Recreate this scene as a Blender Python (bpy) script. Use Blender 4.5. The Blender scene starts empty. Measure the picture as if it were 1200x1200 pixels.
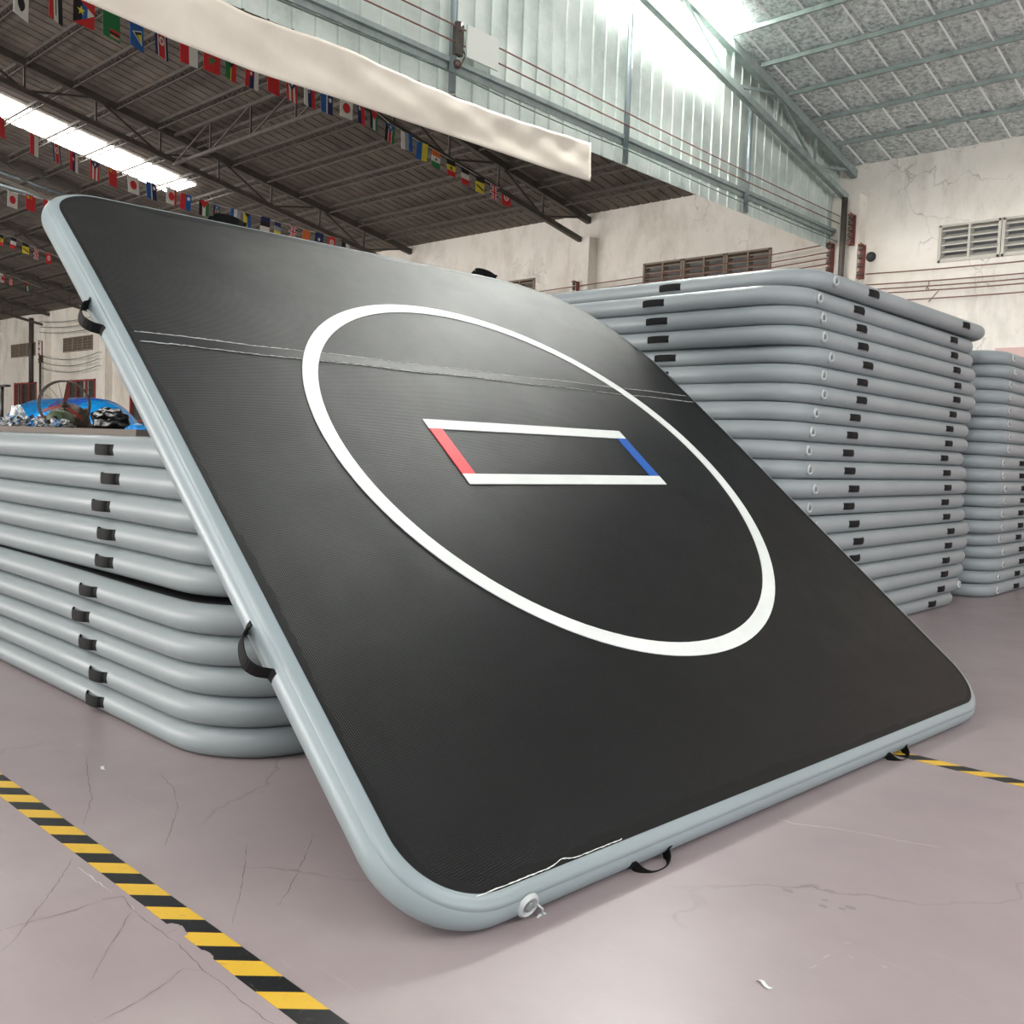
import bpy, math, random
import numpy as np
from mathutils import Matrix, Vector
random.seed(7)
rng = np.random.default_rng(5)
S = bpy.context.scene
COL = S.collection
R = math.radians

# ---------------------------------------------------------------- camera
EYE = 1.42
cam_d = bpy.data.cameras.new('camera'); cam = bpy.data.objects.new('camera', cam_d); COL.objects.link(cam)
yaw, pitch, roll = R(43.02), R(3.80), R(-2.15)
fw = Vector((-math.sin(yaw)*math.cos(pitch), math.cos(yaw)*math.cos(pitch), -math.sin(pitch)))
rt = Vector((math.cos(yaw), math.sin(yaw), 0)); dn = fw.cross(rt)
r2 = rt*math.cos(roll) + dn*math.sin(roll); d2 = -rt*math.sin(roll) + dn*math.cos(roll)
mw = Matrix(((r2.x, -d2.x, -fw.x, 0), (r2.y, -d2.y, -fw.y, 0), (r2.z, -d2.z, -fw.z, EYE), (0, 0, 0, 1)))
cam.matrix_world = mw
cam_d.sensor_width = 36; cam_d.lens = 1110.4/1200*36; cam_d.clip_end = 300; cam_d.clip_start = .05
S.camera = cam

# ---------------------------------------------------------------- light and exposure
S.view_settings.view_transform = 'Standard'; S.view_settings.look = 'None'
S.view_settings.gamma = 1; S.view_settings.use_curve_mapping = False
S.view_settings.exposure = 0.0
W = bpy.data.worlds.new('overcast_sky'); S.world = W; W.use_nodes = True
bg = W.node_tree.nodes['Background']; bg.inputs[0].default_value = (.82, .9, 1, 1); bg.inputs[1].default_value = 1.1
SKYLIGHT_STRENGTH = 132.0
def area(name, loc, target, sx, sy, power, color=(1, 1, 1)):
    l = bpy.data.lights.new(name, 'AREA'); l.shape = 'RECTANGLE'; l.size = sx; l.size_y = sy; l.energy = power; l.color = color
    o = bpy.data.objects.new(name, l); COL.objects.link(o); o.location = loc
    o.rotation_euler = (Vector(target)-Vector(loc)).to_track_quat('-Z', 'Y').to_euler()
    return o
# daylight entering by the open gable end on the right and the loading doors behind the camera
area('daylight_gable', (14.5, 4, 3.2), (0, 7, 3.6), 16, 5.5, 1150, (1, .98, .95))
area('daylight_doors', (-4, -14, 2.8), (-4, 6, 1.5), 18, 5.0, 420, (1, .98, .96))
area('added_left_hall_fill', (-26, -15, 2.6), (-26, 8, 4.5), 30, 5.0, 6300, (1, .97, .93))  # unseen fill lamp, added to brighten the dark left hall and its roof

# ---------------------------------------------------------------- helpers
def lin(c):
    c = c/255
    return c/12.92 if c <= .04045 else ((c+.055)/1.055)**2.4
def rgb(r, g, b): return (lin(r), lin(g), lin(b), 1)
def mat(name, col, rough=.5, metal=0, spec=.5):
    m = bpy.data.materials.new(name); m.use_nodes = True
    b = m.node_tree.nodes['Principled BSDF']
    b.inputs['Base Color'].default_value = rgb(*col); b.inputs['Roughness'].default_value = rough
    b.inputs['Metallic'].default_value = metal; b.inputs['Specular IOR Level'].default_value = spec
    return m
class NT:
    def __init__(s, m): s.m = m; s.t = m.node_tree; s.b = s.t.nodes['Principled BSDF']; s.co = None
    def n(s, typ, **k):
        x = s.t.nodes.new(typ)
        for a, v in k.items():
            if hasattr(x, a): setattr(x, a, v)
        return x
    def l(s, a, b): s.t.links.new(a, b)
    def coord(s, which='Object'):
        if s.co is None: s.co = s.n('ShaderNodeTexCoord')
        return s.co.outputs[which]
    def mapping(s, scale=(1, 1, 1), rot=(0, 0, 0)):
        mp = s.n('ShaderNodeMapping'); mp.inputs['Scale'].default_value = scale; mp.inputs['Rotation'].default_value = rot
        s.l(s.coord(), mp.inputs[0]); return mp.outputs[0]
    def noise(s, scale, detail=4, rough=.6, vec=None, dist=0):
        x = s.n('ShaderNodeTexNoise'); x.inputs['Scale'].default_value = scale; x.inputs['Detail'].default_value = detail
        x.inputs['Roughness'].default_value = rough; x.inputs['Distortion'].default_value = dist
        s.l(vec if vec is not None else s.coord(), x.inputs['Vector']); return x.outputs['Fac']
    def ramp(s, fac, stops):
        x = s.n('ShaderNodeValToRGB'); e = x.color_ramp.elements
        while len(e) < len(stops): e.new(.5)
        for i, (p, c) in enumerate(stops):
            e[i].position = p; e[i].color = c if len(c) == 4 else rgb(*c)
        s.l(fac, x.inputs[0]); return x.outputs[0]
    def mix(s, a, b, fac, mode='MIX'):
        x = s.n('ShaderNodeMix'); x.data_type = 'RGBA'; x.blend_type = mode
        for v, i in ((a, 6), (b, 7)):
            if isinstance(v, tuple): x.inputs[i].default_value = v if len(v) == 4 else rgb(*v)
            else: s.l(v, x.inputs[i])
        if isinstance(fac, (int, float)): x.inputs[0].default_value = fac
        else: s.l(fac, x.inputs[0])
        return x.outputs[2]
    def math(s, op, a, b=0.0, c=None):
        x = s.n('ShaderNodeMath'); x.operation = op
        for i, v in enumerate((a, b) if c is None else (a, b, c)):
            if isinstance(v, (int, float)): x.inputs[i].default_value = v
            else: s.l(v, x.inputs[i])
        return x.outputs[0]
    def bump(s, h, strength=.3, dist=.01, nrm=None):
        x = s.n('ShaderNodeBump'); x.inputs['Strength'].default_value = strength; x.inputs['Distance'].default_value = dist
        s.l(h, x.inputs['Height'])
        if nrm is not None: s.l(nrm, x.inputs['Normal'])
        return x.outputs[0]
    def color(s, c): s.l(c, s.b.inputs['Base Color'])
    def rough(s, c): s.l(c, s.b.inputs['Roughness'])
    def normal(s, c): s.l(c, s.b.inputs['Normal'])
G0 = (0, 0, 0, 1); G1 = (1, 1, 1, 1)
def grey(v): return (v, v, v, 1)

class MB:
    """collects geometry for ONE mesh object; each face may name a material slot"""
    def __init__(s): s.v = []; s.f = []; s.mi = []; s.sm = []
    def add(s, vs, fs, mi=0, smooth=False):
        o = len(s.v); s.v += [tuple(map(float, p)) for p in vs]
        for f in fs: s.f.append([o+i for i in f]); s.mi.append(mi); s.sm.append(smooth)
        return s
    def box(s, x0, y0, z0, x1, y1, z1, mi=0):
        return s.add([(x0,y0,z0),(x1,y0,z0),(x1,y1,z0),(x0,y1,z0),(x0,y0,z1),(x1,y0,z1),(x1,y1,z1),(x0,y1,z1)],
              [(0,3,2,1),(4,5,6,7),(0,1,5,4),(1,2,6,5),(2,3,7,6),(3,0,4,7)], mi)
    def bar(s, a, b, w, h=None, mi=0, up=(0, 0, 1)):
        a = Vector(a); b = Vector(b); h = w if h is None else h; d = (b-a).normalized(); u = Vector(up)
        if abs(d.dot(u)) > .98: u = Vector((1, 0, 0))
        p = d.cross(u).normalized()*w/2; q = p.cross(d).normalized()*h/2
        return s.add([a-p-q, a+p-q, a+p+q, a-p+q, b-p-q, b+p-q, b+p+q, b-p+q],
              [(0,3,2,1),(4,5,6,7),(0,1,5,4),(1,2,6,5),(2,3,7,6),(3,0,4,7)], mi)
    def tube(s, pts, r, n=8, mi=0, closed=False, caps=True):
        pts = [Vector(p) for p in pts]; N = len(pts); rs = r if isinstance(r, (list, tuple)) else [r]*N
        base = len(s.v); prev = None
        for i, p in enumerate(pts):
            if closed: d = (pts[(i+1) % N]-pts[i-1]).normalized()
            else: d = (pts[min(i+1, N-1)]-pts[max(i-1, 0)]).normalized()
            u = prev if prev is not None else (Vector((0, 0, 1)) if abs(d.z) < .9 else Vector((1, 0, 0)))
            u = (u-d*u.dot(d)).normalized(); prev = u; w = d.cross(u)
            for k in range(n):
                a = 2*math.pi*k/n; s.v.append(tuple(p+(u*math.cos(a)+w*math.sin(a))*rs[i]))
        for i in range(N if closed else N-1):
            j = (i+1) % N
            for k in range(n):
                l = (k+1) % n; s.f.append([base+i*n+k, base+i*n+l, base+j*n+l, base+j*n+k]); s.mi.append(mi); s.sm.append(True)
        if caps and not closed:
            s.f.append([base+k for k in range(n)][::-1]); s.mi.append(mi); s.sm.append(False)
            s.f.append([base+(N-1)*n+k for k in range(n)]); s.mi.append(mi); s.sm.append(False)
        return s
    def prism(s, poly, z0, z1, mi=0):
        n = len(poly)
        vs = [(x, y, z0) for x, y in poly]+[(x, y, z1) for x, y in poly]
        return s.add(vs, [list(range(n))[::-1], [n+i for i in range(n)]]+[(i, (i+1) % n, n+(i+1) % n, n+i) for i in range(n)], mi)
    def lathe(s, prof, c=(0, 0, 0), n=24, mi=0, axis='z', a0=0, a1=2*math.pi):
        base = len(s.v); full = abs(a1-a0-2*math.pi) < 1e-6; m = n if full else n+1
        for r_, z in prof:
            for k in range(m):
                a = a0+(a1-a0)*k/n; p = (r_*math.cos(a), r_*math.sin(a), z)
                if axis == 'x': p = (z, p[0], p[1])
                if axis == 'y': p = (p[0], z, p[1])
                s.v.append((p[0]+c[0], p[1]+c[1], p[2]+c[2]))
        for i in range(len(prof)-1):
            for k in range(n):
                l = (k+1) % m
                s.f.append([base+i*m+k, base+i*m+l, base+(i+1)*m+l, base+(i+1)*m+k]); s.mi.append(mi); s.sm.append(True)
        return s
    def xf(s, M, start=0):
        for i in range(start, len(s.v)): s.v[i] = tuple(M @ Vector(s.v[i]))
        return s
    def build(s, name, mats, parent=None, label=None, kind=None):
        me = bpy.data.meshes.new(name); me.from_pydata(s.v, [], s.f); me.update()
        for m in (mats if isinstance(mats, (list, tuple)) else [mats]): me.materials.append(m)
        me.polygons.foreach_set('material_index', s.mi); me.polygons.foreach_set('use_smooth', s.sm)
        o = bpy.data.objects.new(name, me); COL.objects.link(o)
        if parent is not None: o.parent = parent
        if label: o['label'] = label
        if kind: o['kind'] = kind
        return o
def struct(name, mb, m): return mb.build(name, m, kind='structure')
def tag(o, label, cat, group=None, kind=None):
    o['label'] = label; o['category'] = cat
    if group: o['group'] = group
    if kind: o['kind'] = kind
    return o
def thing(name, label, cat, loc=(0, 0, 0), rz=0, group=None):
    o = bpy.data.objects.new(name, None); COL.objects.link(o); o.location = loc; o.rotation_euler = (0, 0, rz)
    o.empty_display_size = .2
    return tag(o, label, cat, group)
def copy_tree(o, parent=None):
    c = o.copy(); COL.objects.link(c); c.parent = parent
    for ch in list(o.children): copy_tree(ch, c)
    return c
ORD = ['topmost', 'second', 'third', 'fourth', 'fifth', 'sixth', 'seventh', 'eighth', 'ninth', 'tenth', 'eleventh', 'twelfth', 'thirteenth',
       'fourteenth', 'fifteenth', 'sixteenth', 'seventeenth', 'eighteenth', 'nineteenth', 'twentieth']
ORDN = ['first']+ORD[1:]

# ---------------------------------------------------------------- materials
M = {}
# floor: pinkish grey epoxy, worn, with hairline cracks and scuffs
m = M['floor'] = mat('floor_epoxy', (160, 146, 148), .3); t = NT(m)
n1 = t.noise(.5, 6, .65); n2 = t.noise(3, 3, .5); n3 = t.noise(90, 3, .6)
c = t.ramp(n1, [(.3, (146, 131, 134)), (.55, (157, 144, 145)), (.75, (168, 158, 154))])
c = t.mix(c, (140, 126, 130), t.math('MULTIPLY', t.ramp(n2, [(.45, G0), (.7, G1)]), .22))
vo = t.n('ShaderNodeTexVoronoi'); vo.feature = 'DISTANCE_TO_EDGE'; vo.inputs['Scale'].default_value = .75
dn_ = t.n('ShaderNodeTexNoise'); dn_.inputs['Scale'].default_value = 1.6; dn_.inputs['Detail'].default_value = 6; t.l(t.coord(), dn_.inputs['Vector'])
vm = t.n('ShaderNodeVectorMath'); vm.operation = 'MULTIPLY_ADD'; vm.inputs[1].default_value = (.7, .7, .7); t.l(dn_.outputs['Color'], vm.inputs[0]); t.l(t.coord(), vm.inputs[2])
t.l(vm.outputs[0], vo.inputs['Vector'])
crack = t.math('MULTIPLY', t.ramp(vo.outputs['Distance'], [(.0, G1), (.007, G0)]), t.ramp(t.noise(.8, 3), [(.5, G0), (.62, G1)]))
c = t.mix(c, (112, 98, 98), t.math('MULTIPLY', crack, .8))
# scuffs: stretched noise
sc = t.noise(3, 5, .75, t.mapping((1, 14, 1), (0, 0, .9)), .3)
c = t.mix(c, (192, 180, 178), t.math('MULTIPLY', t.ramp(sc, [(.62, G0), (.78, G1)]), .35))
t.color(c); t.rough(t.ramp(t.noise(2.5, 4, .6), [(.1, grey(.25)), (.9, grey(.42))])); t.normal(t.bump(n3, .06, .002, t.bump(t.noise(2.2, 3), .12, .01)))
# grey PVC tubes
def pvc(name, col, rough=.3):
    m = mat(name, col, rough); t = NT(m)
    n = t.noise(1.3, 1, .5); a = tuple(int(x*.97) for x in col); b = tuple(min(255, int(x*1.02)) for x in col)
    t.color(t.ramp(n, [(.3, a), (.7, b)])); t.rough(t.ramp(t.noise(1.8, 1, .6), [(.3, grey(rough*.9)), (.7, grey(rough*1.2))]))
    t.normal(t.bump(t.noise(1.6, 0, .5), .05, .012)); return m
M['pvc'] = pvc('grey_pvc', (134, 142, 144), .42)
M['pvc_main'] = pvc('grey_pvc_clean', (136, 147, 150), .32)
M['pvc_back'] = pvc('grey_pvc_dusty', (137, 144, 147), .42)
# black woven drop stitch face
def weave(name, col, s1, s2, rough, strength):
    m = mat(name, col, rough); t = NT(m)
    sx = t.n('ShaderNodeSeparateXYZ'); t.l(t.mapping((1, 1, 1), (0, 0, R(38))), sx.inputs[0])
    a = t.math('SINE', t.math('MULTIPLY', sx.outputs[0], s1)); b = t.math('SINE', t.math('MULTIPLY', sx.outputs[1], s2))
    h = t.math('MULTIPLY', a, b)
    wr = t.noise(1.7, 5, .7, t.mapping((1, 3, 1)), .6)
    t.normal(t.bump(h, strength, .0025, t.bump(wr, .06, .02)))
    t.color(t.ramp(t.noise(3, 5, .7), [(.3, tuple(int(x*.85) for x in col)), (.7, tuple(min(255, int(x*1.15)) for x in col))]))
    t.rough(t.ramp(t.noise(2, 6, .7), [(.3, grey(rough*.9)), (.7, grey(rough*1.15))])); return m
M['weave'] = weave('black_woven_mat_face', (13, 14, 15), 520, 520, .4, .3)
M['weave'].node_tree.nodes['Principled BSDF'].inputs['Specular IOR Level'].default_value = .25
M['top'] = weave('black_mat_top', (30, 30, 31), 500, 500, .45, .3)
M['edge'] = mat('black_glued_edge', (6, 7, 8), .5, 0, .3)
M['strip'] = mat('black_seam_strip', (20, 21, 23), .42, 0, .3)
M['crack'] = mat('floor_crack', (116, 102, 101), .6); M['scratch'] = mat('pale_floor_scratch', (206, 198, 194), .5); M['stain'] = mat('grey_floor_stain', (134, 124, 124), .4)
M['pink'] = mat('faded_pink_paint', (214, 182, 176), .85); M['pencil'] = mat('charcoal_marks', (130, 122, 112), .9)
M['glue'] = mat('clear_glue_bead', (178, 180, 177), .15)
M['white'] = mat('white_line_paint', (218, 220, 218), .4); t = NT(M['white']); t.color(t.ramp(t.noise(5, 4), [(.3, (212, 215, 213)), (.7, (224, 227, 224))]))
M['red_line'] = mat('red_line_paint', (222, 62, 74), .4)
M['blue_line'] = mat('blue_line_paint', (28, 92, 172), .4); t = NT(M['blue_line'])
t.color(t.ramp(t.noise(60, 3, .7, t.mapping((1, 6, 1))), [(.6, (24, 84, 166)), (.72, (90, 140, 200))]))
M['webbing'] = mat('black_webbing', (8, 9, 10), .7, 0, .25); t = NT(M['webbing'])
wv = t.n('ShaderNodeTexWave'); wv.inputs['Scale'].default_value = 60; t.l(t.coord(), wv.inputs['Vector']); t.normal(t.bump(wv.outputs['Fac'], .3, .001))
M['valve'] = mat('translucent_white_valve', (176, 181, 181), .2)
M['valve_dark'] = mat('valve_core', (40, 42, 42), .4)
M['valve_core'] = mat('grey_valve_core', (120, 124, 124), .3)
# plaster wall
m = M['plaster'] = mat('stained_plaster', (190, 182, 168), .85); t = NT(m)
a = t.noise(.35, 6, .65); b = t.noise(1.4, 9, .72, t.mapping((1, 1, .45))); d = t.noise(5, 8, .7)
c = t.ramp(a, [(.3, (214, 206, 193)), (.5, (232, 226, 216)), (.7, (240, 235, 227))])
c = t.mix(c, (150, 138, 122), t.math('MULTIPLY', t.ramp(b, [(.48, G0), (.72, G1)]), .45))
c = t.mix(c, (112, 102, 92), t.math('MULTIPLY', t.ramp(d, [(.62, G0), (.78, G1)]), .45))
vo = t.n('ShaderNodeTexVoronoi'); vo.feature = 'DISTANCE_TO_EDGE'; vo.inputs['Scale'].default_value = .9
vm = t.n('ShaderNodeVectorMath'); vm.operation = 'MULTIPLY_ADD'; vm.inputs[1].default_value = (1.2, 1.2, 1.2)
nn = t.n('ShaderNodeTexNoise'); nn.inputs['Scale'].default_value = 1.5; nn.inputs['Detail'].default_value = 8; t.l(t.coord(), nn.inputs['Vector'])
t.l(nn.outputs['Color'], vm.inputs[0]); t.l(t.coord(), vm.inputs[2]); t.l(vm.outputs[0], vo.inputs['Vector'])
ck = t.math('MULTIPLY', t.ramp(vo.outputs['Distance'], [(0, G1), (.012, G0)]), t.ramp(t.noise(.7, 3), [(.52, G0), (.6, G1)]))
c = t.mix(c, (90, 80, 72), t.math('MULTIPLY', ck, .4))
t.color(c); t.normal(t.bump(t.noise(14, 8, .7), .35, .02))
m = M['plaster_grey'] = mat('raw_cement', (120, 116, 110), .9); t = NT(m)
t.color(t.ramp(t.noise(1.2, 8, .7), [(.3, (96, 92, 88)), (.7, (138, 134, 128))])); t.normal(t.bump(t.noise(20, 6), .4, .02))
# roof sheets
def sheet(name, c0, c1, c2, rough, metal, sc=9):
    m = mat(name, c1, rough, metal); t = NT(m)
    a = t.noise(sc, 6, .7); b = t.noise(1.1, 5, .6); v = t.ramp(a, [(.38, c0), (.5, c1), (.64, c2)])
    t.color(t.mix(v, c0, t.math('MULTIPLY', t.ramp(b, [(.45, G0), (.7, G1)]), .45)))
    t.normal(t.bump(a, .3, .01)); return m
M['roof_dark'] = sheet('weathered_roof_sheet', (88, 80, 73), (103, 95, 86), (115, 106, 97), .8, 0, 2.0)
M['roof_foil'] = sheet('foil_faced_roof_sheet', (150, 161, 160), (208, 216, 214), (242, 246, 244), .6, 0, 15)
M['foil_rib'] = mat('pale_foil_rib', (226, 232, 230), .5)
M['galv'] = sheet('galvanised_cladding', (176, 187, 180), (194, 205, 198), (206, 213, 205), .5, 0, 1.4)
M['steel'] = mat('dark_painted_steel', (82, 76, 70), .6, .3); t = NT(M['steel']); t.color(t.ramp(t.noise(6, 5), [(.3, (70, 65, 60)), (.7, (92, 86, 79))]))
M['steel_pale'] = mat('grey_painted_steel', (140, 152, 150), .5, .1); t = NT(M['steel_pale']); t.color(t.ramp(t.noise(6, 5), [(.3, (124, 137, 134)), (.7, (156, 167, 163))]))
M['pipe'] = mat('galvanised_pipe', (138, 150, 152), .4, .6)
M['rust'] = mat('rusty_red_iron', (120, 66, 58), .7)
M['wire'] = mat('brown_cable', (122, 82, 72), .6)
M['wire_green'] = mat('grey_green_cable', (86, 108, 100), .6)
M['ceramic'] = mat('brown_ceramic_insulator', (80, 60, 54), .3)
M['vent_brown'] = mat('dusty_brown_vent_slats', (138, 124, 110), .8)
M['vent'] = mat('painted_vent_slats', (196, 192, 182), .7)
M['frame_red'] = mat('red_window_frame', (150, 60, 55), .5)
m = M['glass'] = mat('dusty_window_glass', (60, 62, 62), .15)
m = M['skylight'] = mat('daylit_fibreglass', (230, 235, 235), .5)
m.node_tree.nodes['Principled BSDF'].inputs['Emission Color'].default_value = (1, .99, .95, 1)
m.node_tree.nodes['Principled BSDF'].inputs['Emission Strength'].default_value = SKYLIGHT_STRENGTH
m = M['skylight_dim'] = M['skylight'].copy(); m.name = 'daylit_fibreglass_dimmed'; m.node_tree.nodes['Principled BSDF'].inputs['Emission Strength'].default_value = 21  # same panel material, emission turned down so these strips don't overlight the mat
m = M['banner'] = mat('cream_banner_cloth', (226, 216, 202), .6); t = NT(m)
t.color(t.ramp(t.noise(1.5, 4, .6), [(.3, (206, 196, 182)), (.7, (222, 213, 200))])); t.normal(t.bump(t.noise(3, 2, .5, None, .3), .07, .02))
m = M['tape'] = mat('hazard_tape', (230, 190, 40), .4); t = NT(m)
sx = t.n('ShaderNodeSeparateXYZ'); t.l(t.coord(), sx.inputs[0])
u = t.math('FRACT', t.math('DIVIDE', t.math('ADD', t.math('SUBTRACT', sx.outputs[0], sx.outputs[1]), 4.38), .205))
stripe = t.math('GREATER_THAN', u, .5); scr = t.ramp(t.noise(30, 5, .8, None, 1.0), [(.6, G0), (.66, G1)])
c = t.mix((216, 174, 56), (22, 22, 24), stripe)
t.color(t.mix(c, (120, 112, 98), t.math('MULTIPLY', scr, .45)))
M['black_bag'] = mat('glossy_black_plastic', (10, 10, 11), .14); t = NT(M['black_bag']); t.normal(t.bump(t.noise(9, 4, .6, None, 1.2), .4, .03))
M['blue_pvc'] = pvc('bright_blue_pvc', (20, 140, 215), .25)
M['blue_dark'] = pvc('royal_blue_pvc', (40, 96, 190), .25)
M['olive'] = mat('olive_painted_metal', (74, 92, 62), .5)
M['brown'] = mat('brown_cloth', (86, 76, 66), .8)
M['pale_scrap'] = mat('white_pvc_offcut', (222, 226, 226), .5)
M['wood'] = mat('worn_brown_grey_table_top', (112, 104, 97), .7)
M['cord'] = mat('white_cord', (205, 205, 198), .7)
M['board'] = mat('pale_plastic_board', (205, 208, 200), .5)

# ---------------------------------------------------------------- the building
YW = 16.0                                   # inner face of the back wall
BAY = 5.8; PX = [-7.2-BAY*k for k in range(0, 9)]; PXR = [-7.2+BAY*k for k in range(1, 4)]
XL, XR = PX[-1], 16.0
def zroof(y): return 6.44+.19*(16.2-abs(y))
DARK = [[(-3.146, 1.282), (-3.086, 1.243), (-2.919, 1.113), (-2.81, 1.019), (-2.729, 0.953), (-2.684, 0.901)], [(-2.808, 0.943), (-2.806, 1.024), (-2.791, 1.091), (-2.786, 1.15), (-2.804, 1.228), (-2.776, 1.281), (-2.675, 1.27), (-2.563, 1.267), (-2.48, 1.269), (-2.406, 1.273), (-2.307, 1.262), (-2.233, 1.256), (-2.163, 1.258), (-2.082, 1.258), (-2.017, 1.252), (-1.946, 1.255), (-1.875, 1.262)], [(-2.666, 1.259), (-2.563, 1.17), (-2.499, 1.109), (-2.39, 1.024)], [(-2.233, 1.256), (-2.281, 1.221), (-2.243, 1.149), (-2.211, 1.047), (-2.201, 0.949)], [(-2.48, 1.269), (-2.478, 1.31)], [(-4.144, 1.746), (-3.811, 1.613), (-3.648, 1.56), (-3.395, 1.422)], [(-3.722, 1.872), (-3.531, 1.837), (-3.326, 1.749), (-3.022, 1.544)], [(-2.783, 1.995), (-2.598, 1.813), (-2.458, 1.664), (-2.403, 1.588)], [(-2.877, 1.778), (-2.587, 1.581), (-2.401, 1.437)]]
LIGHT = [[(-3.066, 1.265), (-2.949, 1.268), (-2.825, 1.273)], [(-2.786, 1.15), (-2.796, 1.203), (-2.804, 1.228)], [(-2.7, 1.275), (-2.672, 1.269)], [(-1.702, 3.425), (-1.621, 3.431), (-1.514, 3.502), (-1.409, 3.546), (-1.281, 3.582), (-1.136, 3.641)], [(-1.107, 2.475), (-1.099, 2.507)], [(-1.104, 2.556), (-1.098, 2.593)], [(-1.06, 2.623), (-1.042, 2.628)], [(-0.97, 2.639), (-0.954, 2.645)], [(-1.097, 2.692), (-1.082, 2.697)]]
STAIN = [(-1.375, 2.877, 0.02), (-1.277, 2.978, 0.019), (-1.26, 2.904, 0.011), (-1.246, 2.86, 0.015), (-1.196, 2.889, 0.012), (-1.18, 2.917, 0.019)]
SCRIB = [[(-5.825, 4.404), (-5.833, 4.341), (-5.868, 4.28), (-5.847, 4.25), (-5.821, 4.276), (-5.85, 4.302)], [(-5.796, 4.257), (-5.733, 4.258), (-5.662, 4.242), (-5.698, 4.201), (-5.757, 4.134), (-5.815, 4.067)]]
f = MB(); f.box(XL-.3, -16.3, -.2, XR, 16.3, 0)
def strip(mb, pts, w, mi, z=.0006):
    fine = []
    for a, b in zip(pts, pts[1:]):
        n = max(2, int(math.dist(a, b)/.02))
        for i in range(n): q = i/n; fine.append((a[0]+(b[0]-a[0])*q+random.uniform(-.003, .003), a[1]+(b[1]-a[1])*q+random.uniform(-.003, .003)))
    fine.append(pts[-1]); v = []; n = len(fine)
    for i, p in enumerate(fine):
        a, b = fine[max(0, i-1)], fine[min(n-1, i+1)]; d = Vector((b[0]-a[0], b[1]-a[1])).normalized(); ww = w*random.uniform(.25, 1)*min(1, .3+i/4, .3+(n-1-i)/4)/2
        v += [(p[0]-d.y*ww, p[1]+d.x*ww, z), (p[0]+d.y*ww, p[1]-d.x*ww, z)]
    mb.add(v, [(2*i, 2*i+1, 2*i+3, 2*i+2) for i in range(n-1)], mi)
for l in DARK: strip(f, l, .0034, 1)
for l in LIGHT: strip(f, l, .0048, 2, .0008)
for x, y, r_ in STAIN: f.add([(x+r_*(1+.2*math.sin(k*2.3+x*9))*math.cos(k*math.pi/8), y+r_*.7*(1+.2*math.cos(k*1.7+y*9))*math.sin(k*math.pi/8), .0005) for k in range(16)], [list(range(16))], 3)
struct('floor', f, [M['floor'], M['crack'], M['scratch'], M['stain']])
def wall_with_holes(x0, x1, y0, y1, z1, holes):
    """a wall along X made of cells; holes = (xa, xb, za, zb)"""
    xs = sorted({x0, x1, *[h[0] for h in holes], *[h[1] for h in holes]}); zs = sorted({0, z1, *[h[2] for h in holes], *[h[3] for h in holes]})
    mb = MB()
    for i in range(len(xs)-1):
        run = None
        for j in range(len(zs)-1):
            cx = (xs[i]+xs[i+1])/2; cz = (zs[j]+zs[j+1])/2
            hole = any(h[0] < cx < h[1] and h[2] < cz < h[3] for h in holes)
            if hole:
                if run is not None: mb.box(xs[i], y0, run, xs[i+1], y1, zs[j]); run = None
            elif run is None: run = zs[j]
        if run is not None: mb.box(xs[i], y0, run, xs[i+1], y1, z1)
    return mb
bays = [-7.2-BAY*(k+.5) for k in range(8)]+[-4.3, 1.5]
VW, VZ0, VZ1 = .92, 4.69, 5.26
vents = [(b+(i-1.5)*.95+.015, b+(i-1.5)*.95+.015+VW) for b in bays for i in range(3)]
wins = [(-40.05, -37.4), (-45.9, -43.35), (-34.4, -32.2)]
holes = [(a, b, VZ0, VZ1) for a, b in vents]+[(a, b, 1.5, 3.55) for a, b in wins[:2]]+[(wins[2][0], wins[2][1], .0, 2.95)]
wall = wall_with_holes(XL-.3, XR, YW, YW+.22, zroof(YW)+.02, holes); struct('wall_back', wall, M['plaster'])
pk = MB(); pk.box(-4.75, 15.988, 0, XR, 16.01, 3.27); struct('trim_9', pk, M['pink'])
sb = MB()
for l in SCRIB: sb.tube([(x, 15.99, z) for x, z in l], .008, 5)
tag(sb.build('wall_writing', M['pencil']), 'faint charcoal scribble like 8 and 7 on the right wall under the cables', 'writing')
wl = MB(); wl.box(XL-.3, -16, 0, XL, 16, 5.8)
wl.add([(XL, -16, 5.8), (XL, 16, 5.8), (XL, 16, zroof(16)), (XL, 0, zroof(0)), (XL, -16, zroof(16))], [(0, 1, 2, 3, 4)]); struct('wall_left', wl, M['plaster'])
wf = wall_with_holes(XL-.3, XR, -16.22, -16, zroof(16), [(-14, 6, 0, 5)]); struct('wall_front', wf, M['plaster_grey'])
nb = MB(); nb.box(-60, 18.2, 0, 16, 18.4, 7); struct('wall_neighbour', nb, M['plaster_grey'])

# roof sheets: ribbed profile running up the slope
def roof_part(xa, xb, pitch, m, n):
    mb = MB(); xs = []; x = xa
    while x < xb:
        for dx, dz in ((0, 0), (pitch*.8, 0), (pitch*.84, .018), (pitch*.96, .018)):
            if x+dx <= xb: xs.append((x+dx, dz))
        x += pitch
    xs.append((xb, 0))
    rows = [16.2, 0, -16.35]; v = []; fs = []
    for y in rows: v += [(x, y, zroof(y)+dz) for x, dz in xs]
    k = len(xs)
    for r_ in range(2):
        for i in range(k-1): fs.append((r_*k+i, r_*k+i+1, (r_+1)*k+i+1, (r_+1)*k+i))
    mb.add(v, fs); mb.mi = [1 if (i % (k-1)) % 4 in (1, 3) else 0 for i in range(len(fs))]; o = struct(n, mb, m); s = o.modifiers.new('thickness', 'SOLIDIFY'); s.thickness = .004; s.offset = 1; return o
roof_part(XL-.3, -7.42, .25, (M['roof_dark'], M['roof_dark']), 'ceiling')
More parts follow.
